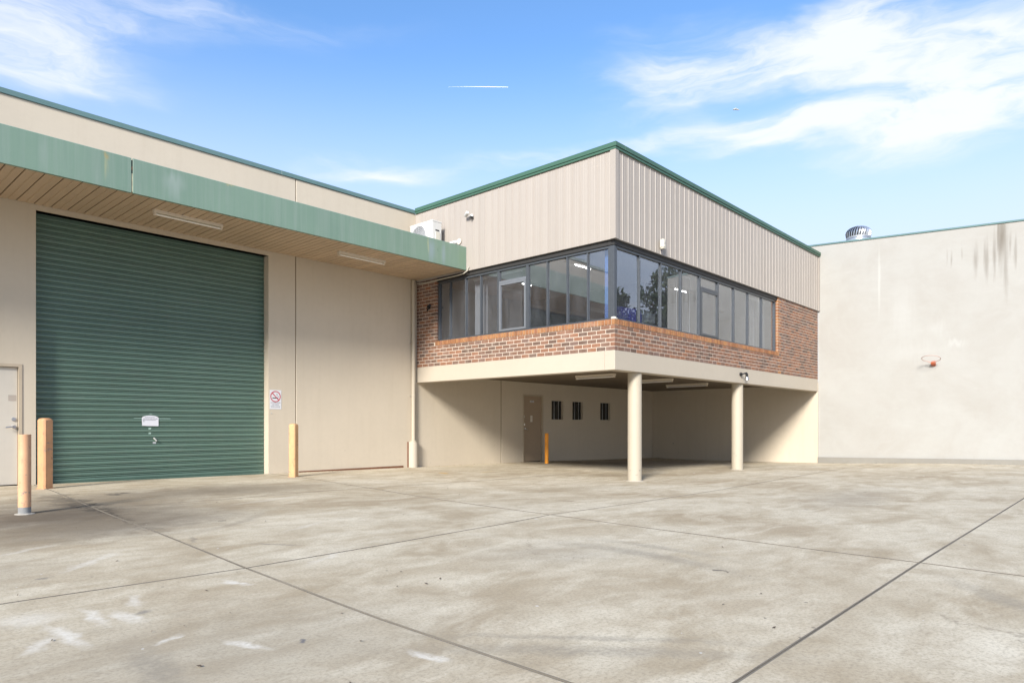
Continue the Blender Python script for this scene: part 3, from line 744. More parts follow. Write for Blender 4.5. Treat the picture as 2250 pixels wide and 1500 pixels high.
MB().box(16.10, 16.20, YW + 0.0375, YW + 0.0398, 1.20, 1.40).build('sticker_mark', plain('torn paper residue', (0.62, 0.56, 0.47), 0.8, var=0.15), d2)
for zz in (0.28, 1.02, 1.72):
    MB().tube([(16.622, YW + 0.034, zz - 0.05), (16.622, YW + 0.034, zz + 0.05)], 0.009, 8).build('hinge', M['doorframe'], d2)
# barred windows
for a, b, c, d in WINS:
    wf = MB().wall(a, b, c, d, [(a + 0.02, b - 0.02, c + 0.02, d - 0.02)], YW + 0.10, YW + 0.14).build('barred_window', M['black'], wh)
    MB().box(a + 0.02, b - 0.02, YW + 0.115, YW + 0.121, c + 0.02, d - 0.02).build('pane', M['darkglass'], wf)
    for k in (1, 2):
        xx = a + (b - a) * (0.31 if k == 1 else 0.68)
        MB().tube([(xx, YW + 0.05, c), (xx, YW + 0.05, d)], 0.0075, 8).build('bar', M['galvdull'], wf, smooth=True)

# ------------------------------------------------------------------ office block on columns
ob = thing('office_block', (U0, YF, 0), 'raised corner office block of brick and pale ribbed cladding on round columns', 'building')
bw = 0.26
MB().box(U0, U0 + bw, YF + bw, YW - 0.004, Z_BEAM, Z_BRK).build('edge_beam', M['beam'], ob, bevel=0.008)
MB().box(U0, U1, YF, YF + bw - 0.004, Z_BEAM, Z_BRK).build('edge_beam', M['beam'], ob, bevel=0.008)
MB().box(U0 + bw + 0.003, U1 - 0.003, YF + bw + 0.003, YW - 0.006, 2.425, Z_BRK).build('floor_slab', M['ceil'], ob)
MB().box(U1, U1 + 0.052, YF - 0.002, YW - 0.004, -0.4, Z_BEAM + 0.3).build('end_wall', M['cream'], ob)
for cx in (12.53, 17.61):
    cy = YF + 0.19
    zb = zg(cx, cy)
    cm = MB().lathe((cx, cy, zb - 0.03), [(0.151, 0), (0.150, 0.4), (0.149, 1.5), (0.149, Z_BEAM - zb + 0.025)], 40)
    cm.build('column', M['column'], ob, smooth=True)
# scuffs on the near column's foot are part of its paint; a thin ring of grout at each foot
for cx in (12.53, 17.61):
    cy = YF + 0.19
    MB().lathe((cx, cy, zg(cx, cy) - 0.01), [(0.185, 0), (0.18, 0.014), (0.152, 0.018)], 32).build('column_grout', plain('grout ring', (0.46, 0.42, 0.35), 0.9), ob, smooth=True)

# brickwork
PL, PR = 6.228 / 27, 11.81 / 51
CH = (Z_SILL - 0.115 - Z_BRK) / 6
JT = 0.0130
NB = int(round((Z_CLAD - Z_BRK) / CH))
# mortar beds (6 mm behind the brick faces)
mo = MB()
r_ = 0.0055
mo.box(U0 + r_, U0 + 0.105, YF + r_, YW - 0.004, Z_BRK + 0.001, Z_SILL - 0.118)
mo.box(U0 + 0.105, U1 - 0.002, YF + r_, YF + 0.105, Z_BRK + 0.001, Z_SILL - 0.118)
mo.box(U0 + r_, U0 + 0.105, PIER_L + r_, YW - 0.004, Z_SILL - 0.118, Z_CLAD + 0.03)
mo.box(PIER_R + r_, U1 - 0.002, YF + r_, YF + 0.105, Z_SILL - 0.118, Z_CLAD + 0.03)
mo.box(U0 + r_, U0 + 0.105, YF + 0.001, PIER_L, Z_SILL - 0.118, Z_SILL - 0.004)
mo.box(U0 + 0.105, PIER_R, YF + r_, YF + 0.105, Z_SILL - 0.118, Z_SILL - 0.004)
bwall = mo.build('brick_wall', M['mortar'], ob, weld=False)
brick_cache = {}
def brick_shape(w, h, dep):
    """local x along the wall, face towards -y at y=0, chamfered arris"""
    m = MB(); c = 0.004
    m.v = [(0, c, 0), (w, c, 0), (w, c, h), (0, c, h), (c, 0, c), (w-c, 0, c), (w-c, 0, h-c), (c, 0, h-c), (0, dep, 0), (w, dep, 0), (w, dep, h), (0, dep, h)]
    m.f = [(4, 5, 6, 7), (0, 1, 5, 4), (1, 2, 6, 5), (2, 3, 7, 6), (3, 0, 4, 7), (1, 0, 8, 9), (2, 1, 9, 10), (3, 2, 10, 11), (0, 3, 11, 8)]
    return m
bricks = []      # (face, s0, s1, z0, z1, proud, orange)
def course(face, z, s0, s1, pitch, off, org=False, ends=None):
    k = math.floor((s0 - off) / pitch) - 1
    while True:
        a = off + k * pitch; b = a + pitch - JT; k += 1
        if a > s1: break
        a2, b2 = max(a, s0), min(b, s1)
        if 0 < a2 - s0 < 0.05: a2 = s0
        if 0 < s1 - b2 < 0.05: b2 = s1
        if b2 - a2 < 0.045: continue
        bricks.append((face, a2, b2, z, z + CH - JT, rnd.uniform(-0.0012, 0.0012), org))
for r in range(NB):
    z = Z_BRK + r * CH + JT * 0.5
    even = r % 2 == 0
    full = r < 6
    # face 'L': s measured from the corner along +Y; face 'R': s measured from the corner along +X
    offL = 0.0 if even else 0.11 + JT - PL * 0 - 0.0
    offR = 0.11 + JT if even else 0.0
    if full:
        if not even: pass
        course('L', z, 0.0 if even else 0.11 + JT, YW - YF - 0.004, PL, offL)
        course('R', z, 0.11 + JT if even else 0.0, U1 - U0, PR, offR)
    else:
        if r == 6: lo_L = PIER_L - YF + 0.10; lo_R = PIER_R - U0 + 0.10
        else: lo_L = PIER_L - YF; lo_R = PIER_R - U0
        zz1 = Z_CLAD + 0.02
        if z > zz1: continue
        course('L', z, lo_L, YW - YF - 0.004, PL, offL)
        course('R', z, lo_R, U1 - U0, PR, offR)
# rowlock sill, projecting a little
pr = 0.0858
n = int((PIER_L + 0.10 - YF) / pr)
for k in range(n):
    a = k * pr
    bricks.append(('L', a, a + pr - JT, Z_SILL - 0.113, Z_SILL - 0.002, 0.010 + rnd.uniform(-.0015, .0015), True))
n = int((PIER_R + 0.10 - U0 - 0.115) / pr)
for k in range(n):
    a = 0.118 + k * pr
    bricks.append(('R', a, a + pr - JT, Z_SILL - 0.113, Z_SILL - 0.002, 0.010 + rnd.uniform(-.0015, .0015), True))
def bkey(b):
    mid = (b[1] + b[2]) / 2
    x, y = (U0, YF + mid) if b[0] == 'L' else (U0 + mid, YF)
    d2 = x * x + y * y
    w = b[2] - b[1]
    ang = (abs(x) if b[0] == 'L' else abs(y)) / math.sqrt(d2)
    return -(w * ang * (b[4] - b[3])) / d2
bricks.sort(key=bkey)
for q, (face, a, b, z0, z1, pj, org) in enumerate(bricks):
    w, h = b - a, z1 - z0
    if org is False and face == 'R' and abs(a - (PIER_R - U0)) < 0.02: org = True       # orange quoins on the right jamb
    dep = 0.108 + pj
    if face == 'R': loc, rz = (U0 + a, YF - pj, z0), 0.0
    else: loc, rz = (U0 - pj, YF + b, z0), R(-90)
    if q < 300:
        key = (round(w, 3), round(h, 3), round(dep, 3), org)
        if key not in brick_cache: brick_cache[key] = brick_shape(w, h, dep).mesh('brick', M['brick_o'] if org else M['brick'])
        inst('brick', brick_cache[key], bwall, loc, rz)
    else:
        tgt = brick_cache.setdefault('rest_o' if org else 'rest', MB())
        mm = brick_shape(w, h, dep).xform(Matrix.Translation(loc) @ Matrix.Rotation(rz, 4, 'Z'))
        o = len(tgt.v); tgt.v += mm.v; tgt.f += [tuple(i + o for i in f) for f in mm.f]
rest, rest_o = brick_cache['rest'], brick_cache['rest_o']
me = rest.mesh('brickwork', M['brickwork'], weld=False)
me2 = rest_o.mesh('brickwork_o', M['brickwork_o'], weld=False)
bm = bmesh.new(); bm.from_mesh(me); n0 = len(bm.faces); bm.from_mesh(me2); bm.faces.ensure_lookup_table()
for f in bm.faces[n0:]: f.material_index = 1
bm.to_mesh(me); bm.free(); me.materials.append(M['brickwork_o'])
bo = bpy.data.objects.new('brickwork', me); link(bo, bwall, (0, 0, 0)); props(bo, kind='stuff')

# ribbed wall sheeting, one panel per rib
ZC1 = Z_COP - 0.125
NPL, NPR = 29, 55
cwL, cwR = (YW - YF) / NPL, (U1 - U0) / NPR
def clad_mesh(w):
    # local x across, rib at the left end, face towards -y
    p = [(0.0, 0.0), (0.006, -0.010), (0.016, -0.010), (0.022, 0.0), (w*0.44, 0.0), (w*0.44 + 0.005, -0.003), (w*0.44 + 0.012, 0.0), (w*0.72, 0.0), (w*0.72 + 0.005, -0.003), (w*0.72 + 0.012, 0.0), (w, 0.0), (w, 0.012), (0.0, 0.012)]
    return MB().extrude(p, Z_CLAD - 5.6, ZC1 - 5.6, 'z').mesh('cladding_panel', M['clad'])
cl = clad_mesh(cwL)
for k in range(NPL): inst('cladding_panel', cl, ob, (U0 - 0.03, YW - k * cwL - 0.002, 5.6), R(-90))
cr = clad_mesh(cwR)
for k in range(NPR): inst('cladding_panel', cr, ob, (U0 + k * cwR, YF - 0.03, 5.6))
# corner flashing of the sheeting
MB().extrude([(U0 - 0.06, YF - 0.06), (U0 + 0.055, YF - 0.06), (U0 + 0.055, YF - 0.056), (U0 - 0.056, YF - 0.056), (U0 - 0.056, YF + 0.07), (U0 - 0.06, YF + 0.07)], Z_CLAD - 0.004, ZC1 - 0.002, 'z').build('corner_flashing', M['clad'], ob)
MB().box(U1 - 0.03, U1 + 0.045, YF - 0.055, YF - 0.02, Z_CLAD, ZC1 - 0.002).build('corner_flashing', M['clad'], ob)
# framing behind the sheeting
MB().box(U0 - 0.016, U0 + 0.20, YF + 0.20, YW - 0.004, Z_CLAD + 0.004, ZC1 + 0.02).build('wall_frame', M['roomdark'], ob)
MB().box(U0 - 0.016, U1, YF - 0.016, YF + 0.198, Z_CLAD + 0.004, ZC1 + 0.02).build('wall_frame', M['roomdark'], ob)
# dark window head under the sheeting
MB().box(U0 + 0.03, U0 + 0.2, YF + 0.204, PIER_L, Z_HEAD + 0.03, Z_CLAD + 0.003).build('window_head', M['headflash'], ob)
MB().box(U0 + 0.03, PIER_R, YF + 0.03, YF + 0.2, Z_HEAD + 0.03, Z_CLAD + 0.003).build('window_head', M['headflash'], ob)
# green capping: upper fold and set-back lower strip
MB().box(U0 - 0.085, U0 + 0.25, YF - 0.085, YW - 0.034, Z_COP - 0.09, Z_COP).build('parapet_capping', M['green'], ob, bevel=0.004)
MB().box(U0 + 0.254, U1 + 0.05, YF - 0.085, YF + 0.25, Z_COP - 0.09, Z_COP).build('parapet_capping', M['green'], ob, bevel=0.004)
MB().box(U0 - 0.068, U0 + 0.2, YF - 0.068, YW - 0.036, Z_COP - 0.14, Z_COP - 0.094).build('capping_strip', M['green'], ob)
MB().box(U0 + 0.204, U1 + 0.045, YF - 0.068, YF + 0.2, Z_COP - 0.14, Z_COP - 0.094).build('capping_strip', M['green'], ob)
MB().box(U0 + 0.205, U1, YF + 0.205, YW - 0.01, 6.35, 6.5).build('roof', M['roof'], ob)
MB().box(U1 + 0.002, U1 + 0.052, YF + 0.002, YW - 0.01, Z_BEAM + 0.31, 6.6).build('end_wall', M['room'], ob)
# office interior seen through the glass
MB().box(U0 + 0.22, U1 - 0.01, YF + 0.21, YW - 0.01, 4.86, 4.90).build('ceiling', M['roomceil'], ob)
MB().box(U0 + 0.12, U1 - 0.01, YF + 0.12, YW - 0.012, Z_BRK + 0.003, Z_BRK + 0.015).build('carpet', M['carpet'], ob)
MB().box(U0 + 0.22, U1 - 0.01, YW - 0.06, YW - 0.014, Z_BRK + 0.02, 4.855).build('room_wall', M['roomdark'], ob)
MB().box(15.6, 15.7, 9.6, YW - 0.07, Z_BRK + 0.02, 4.855).build('partition', M['roomdark'], ob)
MB().box(18.9, 19.0, YF + 1.4, YW - 0.07, Z_BRK + 0.02, 4.855).build('partition', M['room'], ob)
MB().box(U0 + 0.107, U0 + 0.2, YF + 0.107, YW - 0.012, Z_BRK + 0.02, Z_SILL - 0.01).build('dwarf_wall', M['room'], ob)
MB().box(U0 + 0.204, U1 - 0.01, YF + 0.107, YF + 0.2, Z_BRK + 0.02, Z_SILL - 0.01).build('dwarf_wall', M['room'], ob)

# window bands
def band(axis, marks, sash, end_hi):
    """marks: mullion centres along the wall; sash: index of the bay with an opening sash"""
    pos = U0 + 0.095 if axis == 'y' else YF + 0.095
    def bx(a0, a1, d0, d1, z0, z1, m=None):
        m = m or MB()
        return m.box(pos + d0, pos + d1, a0, a1, z0, z1) if axis == 'y' else m.box(a0, a1, pos + d0, pos + d1, z0, z1)
    lo, hi = marks[0], marks[-1]
    w = bx(lo, hi, -0.04, 0.045, Z_SILL - 0.001, Z_SILL + 0.04)
    bx(lo, hi, -0.04, 0.045, Z_HEAD - 0.02, Z_HEAD + 0.04, w)
    root = w.build('window', M['frame'], ob, bevel=0.003)
    for i, c in enumerate(marks):
        hw = 0.03 if i in (0, len(marks) - 1) else (0.028 if i in (sash, sash + 1) else 0.014)
        if axis == 'y' and i in (sash, sash + 1): hw = 0.036
        bx(c - hw, c + hw, -0.035, 0.055, Z_SILL + 0.041, Z_HEAD - 0.021).build('mullion', M['frame'], root, bevel=0.003)
    for i in range(len(marks) - 1):
        a, b = marks[i] + 0.016, marks[i+1] - 0.016
        if i == sash:
            a, b = marks[i] + 0.034, marks[i+1] - 0.034
            zt = 4.43
            bx(a, b, -0.045, 0.05, zt - 0.028, zt + 0.028).build('transom', M['frame_light'] if axis == 'y' else M['frame'], root, bevel=0.003)
            sf = bx(a, a + 0.05, -0.05, 0.0, Z_SILL + 0.045, zt - 0.03)
            bx(b - 0.05, b, -0.05, 0.0, Z_SILL + 0.045, zt - 0.03, sf)
            bx(a + 0.05, b - 0.05, -0.05, 0.0, Z_SILL + 0.045, Z_SILL + 0.095, sf)
            bx(a + 0.05, b - 0.05, -0.05, 0.0, zt - 0.08, zt - 0.03, sf)
            sf.build('sash', M['frame_light'] if axis == 'y' else M['frame'], root)
            bx(a + 0.046, b - 0.046, -0.026, -0.020, Z_SILL + 0.09, zt - 0.075).build('pane', M['glass'], root)
            bx(a - 0.01, b + 0.01, 0.002, 0.008, zt + 0.026, Z_HEAD - 0.018).build('pane', M['glass'], root)
        else:
            bx(a, b, 0.002, 0.008, Z_SILL + 0.038, Z_HEAD - 0.018).build('pane', M['glass'], root)
    for ch in root.children:
        if ch.name.startswith('pane'):
            ch.rotation_euler = (R(rnd.uniform(-.22, .22)), 0, R(rnd.uniform(-.25, .25))) if axis == 'x' else (0, R(rnd.uniform(-.22, .22)), R(rnd.uniform(-.25, .25)))
    return root
WL = [YF + 0.175, 8.481, 9.024, 9.58, 10.155, 11.059, 11.66, 12.182, 12.75, PIER_L - 0.02]
WR = [U0 + 0.14, 12.534, 13.417, 14.327, 15.246, 16.217, 17.149, 18.028, 18.954, PIER_R - 0.05]
wl = band('y', WL, 4, True)
wr = band('x', WR, 4, True)
MB().box(U0 + 0.05, U0 + 0.12, YF + 0.05, YF + 0.17, Z_SILL - 0.001, Z_HEAD + 0.03).build('corner_post', M['frame'], ob, bevel=0.004)
# conduit along the left face under the canopy end
cd = MB().tube([(U0 - 0.02, YW - 0.05, 4.80), (U0 - 0.03, 13.6, 4.775), (U0 - 0.05, 12.9, 4.775), (U0 - 0.062, 12.35, 4.775), (U0 - 0.066, 12.1, 4.79), (U0 - 0.066, 11.98, 4.84), (U0 - 0.066, 11.93, 4.93)], 0.013, 8)
cd.build('conduit', M['offwhite'], ob, smooth=True)

# ------------------------------------------------------------------ neighbour's wall with its building
nb = thing('neighbouring_building', (XF, 5, 0), 'tall pale concrete boundary building with dark rain stains near its top', 'building')
YE = 2.28
ztop = lambda y: 6.60 + 0.0522 * y
def slopebox(x0, x1, y0, y1, zb0, zb1, zt0, zt1):
    m = MB()
    m.v = [(x0, y0, zb0), (x1, y0, zb0), (x1, y1, zb1), (x0, y1, zb1), (x0, y0, zt0), (x1, y0, zt0), (x1, y1, zt1), (x0, y1, zt1)]
    m.f = [(0, 3, 2, 1), (4, 5, 6, 7), (0, 1, 5, 4), (1, 2, 6, 5), (2, 3, 7, 6), (3, 0, 4, 7)]
    return m
slopebox(XF, XF + 0.2, YE, 24, -0.4, -0.4, ztop(YE), ztop(24)).build('concrete_wall', M['farwall'], nb)
slopebox(XF - 0.025, XF + 0.24, YE - 0.02, 24, ztop(YE) + 0.003, ztop(24) + 0.003, ztop(YE) + 0.052, ztop(24) + 0.052).build('parapet_capping', M['greywash'], nb)
upz = lambda y: 0.051 + (7.725 - y) * 0.0165
slopebox(XF - 0.09, XF - 0.001, YE, YF - 0.006, -0.4, -0.4, upz(YE), upz(YF)).build('kerb_upstand', painted('grey kerb concrete', (0.23, 0.215, 0.185), 0.85, 0.08, 0.3, (0.2, 0.17, 0.13)), nb, bevel=0.008)
MB().box(XF + 0.2, 48, YE, YE + 0.2, -0.4, 6.6).build('side_wall', M['farwall'], nb)
MB().box(47.8, 48, YE + 0.201, 24, -0.4, 6.6).build('back_wall', M['farwall'], nb)
slopebox(XF + 0.202, 47.79, YE + 0.202, 24, 6.42, 7.55, 6.52, 7.65).build('roof', M['roof'], nb)
MB().box(XF + 0.2, 48, 23.8, 24, -0.4, 7.5).build('end_wall', M['farwall'], nb)

# ------------------------------------------------------------------ spinning roof vent
def turbine(x, y, z):
    t = thing('roof_ventilator', (x, y, z), 'round silver turbine ventilator spinning above the concrete parapet', 'roof vent')
    MB().lathe((x, y, z), [(0.37, -0.45), (0.37, 0.0), (0.345, 0.02), (0.345, 0.17), (0.375, 0.18), (0.375, 0.2)], 40).build('collar', M['galv'], t, smooth=True)
    MB().lathe((x, y, z + 0.205), [(0.30, 0), (0.372, 0.005), (0.372, 0.025), (0.30, 0.03)], 40).build('lower_ring', M['galvdull'], t, smooth=True)
    H = 0.36; n = 30
    def rad(q): return 0.40 * math.sqrt(max(0.0, 1 - (q * 1.0 - 0.28) ** 2 / 0.56)) 
    def blade_mesh():
        m = MB(); N = 8
        for k in range(N + 1):
            q = k / N; zz = 0.235 + H * math.sin(q * math.pi / 2) ; rr = 0.385 * math.cos((q - 0.22) * math.pi / 2 * 0.98 / 0.78) if q > 0.22 else 0.36 + 0.025 * q / 0.22
            a = 0.30 * q
            for da, dr in ((-0.05, -0.045), (0.03, 0.004), (0.125, 0.012)):
                r2 = max(0.02, rr + dr * min(1, rr / 0.2))
                m.v.append((r2 * math.cos(a + da), r2 * math.sin(a + da), zz))
        for k in range(N):
            for c in range(2):
                b = k * 3 + c; m.f.append((b, b + 1, b + 4, b + 3))
        return m.mesh('blade', M['galv'], smooth=True)
    bm_ = blade_mesh()
    for k in range(n): inst('blade', bm_, t, (x, y, z), 2 * math.pi * k / n)
    MB().lathe((x, y, z + 0.235 + H - 0.03), [(0.14, 0), (0.12, 0.03), (0.05, 0.045), (0.01, 0.048)], 24).build('top_cap', M['galv'], t, smooth=True)
    MB().lathe((x, y, z + 0.22), [(0.30, 0), (0.30, 0.2), (0.2, 0.32)], 24).build('inner_drum', M['dark'], t)
turbine(24.55, 6.86, 7.12)

# ------------------------------------------------------------------ basketball hoop (bent ring on a small orange bracket)
bh = thing('basketball_hoop', (XF - 0.01, 4.46, 2.9), 'netless basketball hoop on an orange bracket fixed to the concrete wall', 'hoop')
hx, hy, hz = XF, 4.46, 2.93
br = MB().box(hx - 0.02, hx - 0.002, hy - 0.055, hy + 0.055, hz - 0.08, hz + 0.07)
br.extrude([(hx - 0.02, hz - 0.08), (hx - 0.15, hz - 0.03), (hx - 0.17, hz + 0.02), (hx - 0.02, hz + 0.02)], hy - 0.05, hy + 0.05, 'y')
br.build('bracket', M['orange'], bh, bevel=0.004)
pts = []
for k in range(33):
    a = math.pi * 2 * k / 32
    rr = 0.228
    pts.append((hx - 0.36 + rr * math.cos(a), hy + rr * math.sin(a) * 1.04, hz + 0.10 + (0.10 - 0.10 * math.cos(a)) * 0.75 - 0.06))
MB().tube(pts, 0.0085, 8).build('rim', M['rimpink'], bh, smooth=True)
MB().tube([(hx - 0.16, hy - 0.05, hz + 0.0), (hx - 0.20, hy - 0.13, hz + 0.055)], 0.008, 6).tube([(hx - 0.16, hy + 0.05, hz + 0.0), (hx - 0.20, hy + 0.13, hz + 0.055)], 0.008, 6).build('brace', M['rimpink'], bh)

# ------------------------------------------------------------------ downpipe in the corner
dp = thing('downpipe', (11.335, YW - 0.06, 0), 'cream downpipe with concrete guard in the corner beside the office block', 'downpipe')
MB().tube([(11.335, YW - 0.065, 0.60), (11.335, YW - 0.065, 4.87)], 0.052, 20).build('pipe', M['column'], dp, smooth=True)
gm = MB(); arc = [(11.335 + 0.125 * math.cos(a), YW - 0.065 + 0.115 * math.sin(a)) for a in [math.pi + math.pi * k / 14 for k in range(15)]]
gm.extrude([(11.46, YW - 0.002)] + [(11.21, YW - 0.002)] + arc, -0.2, 0.655, 'z').build('pipe_guard', M['beam'], dp, smooth=True)
MB().lathe((11.335, YW - 0.065, 0.655), [(0.085, 0), (0.085, 0.035), (0.056, 0.045)], 20).build('collar', M['column'], dp, smooth=True)
MB().box(11.185, 11.209, YW - 0.03, YW - 0.002, -0.05, 0.66).build('rust_edge', M['rust'], dp)
for zz in (1.85, 3.22):
    MB().lathe((11.335, YW - 0.065, zz), [(0.054, 0), (0.0575, 0.002), (0.0575, 0.028), (0.054, 0.03)], 20, False).box(11.262, 11.282, YW - 0.03, YW - 0.002, zz, zz + 0.03).build('clip', M['beam'], dp)

# ------------------------------------------------------------------ air conditioner on the canopy
ac = thing('air_conditioner', (11.12, 13.15, 5.40), 'white outdoor air conditioner unit standing on the green canopy', 'air conditioner')
ax0, ax1, ay0, ay1, az0, az1 = 10.98, 11.27, 12.74, 13.60, 5.46, 6.13
MB().box(ax0, ax1, ay0, ay1, az0, az1).build('casing', M['white'], ac, bevel=0.012, seg=2)
MB().box(ax0 - 0.012, ax1 + 0.008, ay0 - 0.008, ay1 + 0.008, az1 - 0.03, az1 + 0.006).build('lid', M['white'], ac, bevel=0.006)
fc = (ax0 - 0.004, 13.27, 5.80)
gr = MB().tube([(ax0 + 0.004, fc[1], fc[2]), (ax0 - 0.004, fc[1], fc[2])], 0.27, 32).build('fan_opening', plain('grey fan guard', (0.20, 0.20, 0.20), 0.6), ac)  # flat grey disc behind the grille rings
rg = MB()
for r in (0.06, 0.105, 0.15, 0.195, 0.24, 0.275):
    rg.tube([(ax0 - 0.014, fc[1] + r * math.cos(a), fc[2] + r * math.sin(a)) for a in [2 * math.pi * k / 36 for k in range(37)]], 0.004, 5)
for k in range(8):
    a = math.pi * k / 8
    rg.tube([(ax0 - 0.013, fc[1] - 0.275 * math.cos(a), fc[2] - 0.275 * math.sin(a)), (ax0 - 0.013, fc[1] + 0.275 * math.cos(a), fc[2] + 0.275 * math.sin(a))], 0.0035, 5)
rg.build('fan_grille', M['galvdull'], ac)
MB().box(ax0 - 0.004, ax0 + 0.001, 12.955, 12.962, az0 + 0.02, az1 - 0.04).build('panel_seam', M['ink'], ac)
MB().box(11.07, 11.19, ay0 - 0.006, ay0 + 0.002, 5.885, 5.915).build('handle_recess', M['black'], ac)
MB().box(11.06, 11.21, ay0 - 0.016, ay0 - 0.001, 5.50, 5.86).build('valve_cover', M['offwhite'], ac, bevel=0.008)
for yy in (12.85, 13.5): MB().box(10.96, 11.29, yy - 0.03, yy + 0.03, 5.40, 5.459).build('foot', M['galvdull'], ac)
pv = MB().tube([(11.24, 12.72, 5.56), (11.28, 12.62, 5.55), (11.32, 12.50, 5.565), (11.36, 12.40, 5.59)], 0.035, 10).tube([(11.36, 12.40, 5.59), (11.44, 12.33, 5.60), (11.47, 12.30, 5.595)], 0.040, 10)
pv.build('insulated_pipe', M['white'], ac, smooth=True)
MB().lathe((0, 0, 0), [(0.075, 0), (0.07, 0.015), (0.03, 0.02)], 18).xform(Matrix.Translation((U0 - 0.055, 12.28, 5.60)) @ Matrix.Rotation(R(-90), 4, 'Y')).build('pipe_flange', M['lightfit'], ac, smooth=True)

# ------------------------------------------------------------------ fluorescent battens
def batten(x, y, z, ang, ln, label, group, tubes=1):
    t = thing('fluorescent_light', (x, y, z), label, 'light fitting', group)
    rot = Matrix.Translation((x, y, z)) @ Matrix.Rotation(ang, 4, 'Z')
    MB().extrude([(-0.045, 0), (-0.05, 0.05), (0.05, 0.05), (0.045, 0)], -ln/2, ln/2, 'x').xform(rot @ Matrix.Translation((0, 0, -0.05))).build('tray', M['lightfit'], t)
    for dy in ([0.0] if tubes == 1 else [-0.025, 0.025]):
        MB().tube([(-ln/2 + 0.03, dy, -0.078), (ln/2 - 0.03, dy, -0.078)], 0.014, 10).xform(rot).build('tube', M['tube'], t, smooth=True)
    for sx in (-1, 1):
        MB().box(sx * (ln/2 - 0.022) - 0.014, sx * (ln/2 - 0.022) + 0.014, -0.03, 0.03, -0.098, -0.048).xform(rot).build('tube_holder', M['lightfit'], t)
batten(5.17, 12.78, Z_CANB + 0.022, 0.03, 1.24, 'fluorescent batten under the canopy, nearer one above the roller door', 'battens under the green canopy')
batten(8.98, 12.83, Z_CANB + 0.022, 0.0, 1.24, 'fluorescent batten under the canopy, farther one above the blank cream panel', 'battens under the green canopy')
batten(14.72, 10.55, 2.424, R(90), 1.25, 'fluorescent batten on the undercroft ceiling left of the front column', 'battens under the office block', 2)
batten(17.33, 10.35, 2.424, R(90), 1.25, 'fluorescent batten on the undercroft ceiling half hidden behind the front column', 'battens under the office block', 2)
batten(19.95, 10.7, 2.424, R(86), 1.50, 'fluorescent batten on the undercroft ceiling between the two columns', 'battens under the office block', 2)

# ------------------------------------------------------------------ bollards
def round_bollard(x, y, r, h, mat, label, hollow=True, collar=True):
    z = zg(x, y)
    t = thing('bollard', (x, y, z), label, 'bollard', 'bollards guarding the doors')
    pr_ = [(r, -0.05), (r, h)]
    if hollow:
        m = MB().lathe((x, y, z), [(r, 0.085), (r, h), (r - 0.006, h + 0.001), (r - 0.006, h - 0.25)], 32, False)
        m.build('post', mat, t, smooth=True)
        MB().lathe((x, y, z), [(r - 0.007, h - 0.24), (r - 0.008, h - 0.235)], 24).build('pipe_inside', M['rust'], t)
        MB().lathe((x, y, z), [(r - 0.001, -0.05), (r - 0.0005, 0.084)], 32, False).build('bare_foot', plain('bare grey pipe', (0.22, 0.22, 0.215), 0.7, var=0.2), t, smooth=True)
    else:
        MB().lathe((x, y, z), [(r, -0.05), (r, h - 0.008), (r - 0.008, h)], 28).build('post', mat, t, smooth=True)
    if collar:
        m = MB().lathe((x, y, z), [(r + 0.045, -0.02), (r + 0.032, 0.005), (r + 0.001, 0.012)], 28)
        m.v = [(vx + 0.02 * mnoise.noise(Vector((vx*14, vy*14, 0))), vy + 0.02 * mnoise.noise(Vector((vx*14, vy*14, 5))), vz) for vx, vy, vz in m.v]
        m.build('grout_collar', plain('pale grout', (0.36, 0.33, 0.28), 0.9), t)
def box_bollard(x, y, w, h, ang, mat, label):
    z = zg(x, y)
    t = thing('bollard', (x, y, z), label, 'bollard', 'bollards guarding the doors')
    a = w / 2; c = w * 0.13
    sec = [(-a + c, -a), (a - c, -a), (a, -a + c), (a, a - c), (a - c, a), (-a + c, a), (-a, a - c), (-a, -a + c)]
    m = MB(); n = len(sec)
    lev = [(1.0, -0.05), (1.0, h - 0.05), (0.97, h - 0.03), (0.78, h - 0.010), (0.4, h)]
    for s_, zz in lev: m.v += [(u * s_, v * s_, zz) for u, v in sec]
    for k in range(len(lev)-1):
        for i in range(n):
            j = (i+1) % n; m.f.append((k*n+i, k*n+j, (k+1)*n+j, (k+1)*n+i))
    m.f.append(tuple((len(lev)-1)*n + i for i in range(n)))
    m.xform(Matrix.Translation((x, y, z)) @ Matrix.Rotation(ang, 4, 'Z')).build('post', mat, t, smooth=True)
    MB().box(-a - 0.012, a + 0.012, -a - 0.012, a + 0.012, -0.05, 0.006).xform(Matrix.Translation((x, y, z)) @ Matrix.Rotation(ang, 4, 'Z')).build('base_plate', mat, t)
round_bollard(2.06, 9.86, 0.0665, 0.955, M['bol1'], 'round pale orange pipe bollard with open top and bare grey foot')
box_bollard(3.0, 13.03, 0.165, 1.14, R(27), M['bol2'], 'thick square orange bollard at the left side of the roller door')
box_bollard(7.31, 12.86, 0.15, 1.10, R(27), M['bol3'], 'slim square orange bollard beside the no smoking sign')
round_bollard(15.6, 12.94, 0.056, 0.90, M['bol4'], 'bright yellow orange round bollard beside the undercroft door', False, False)

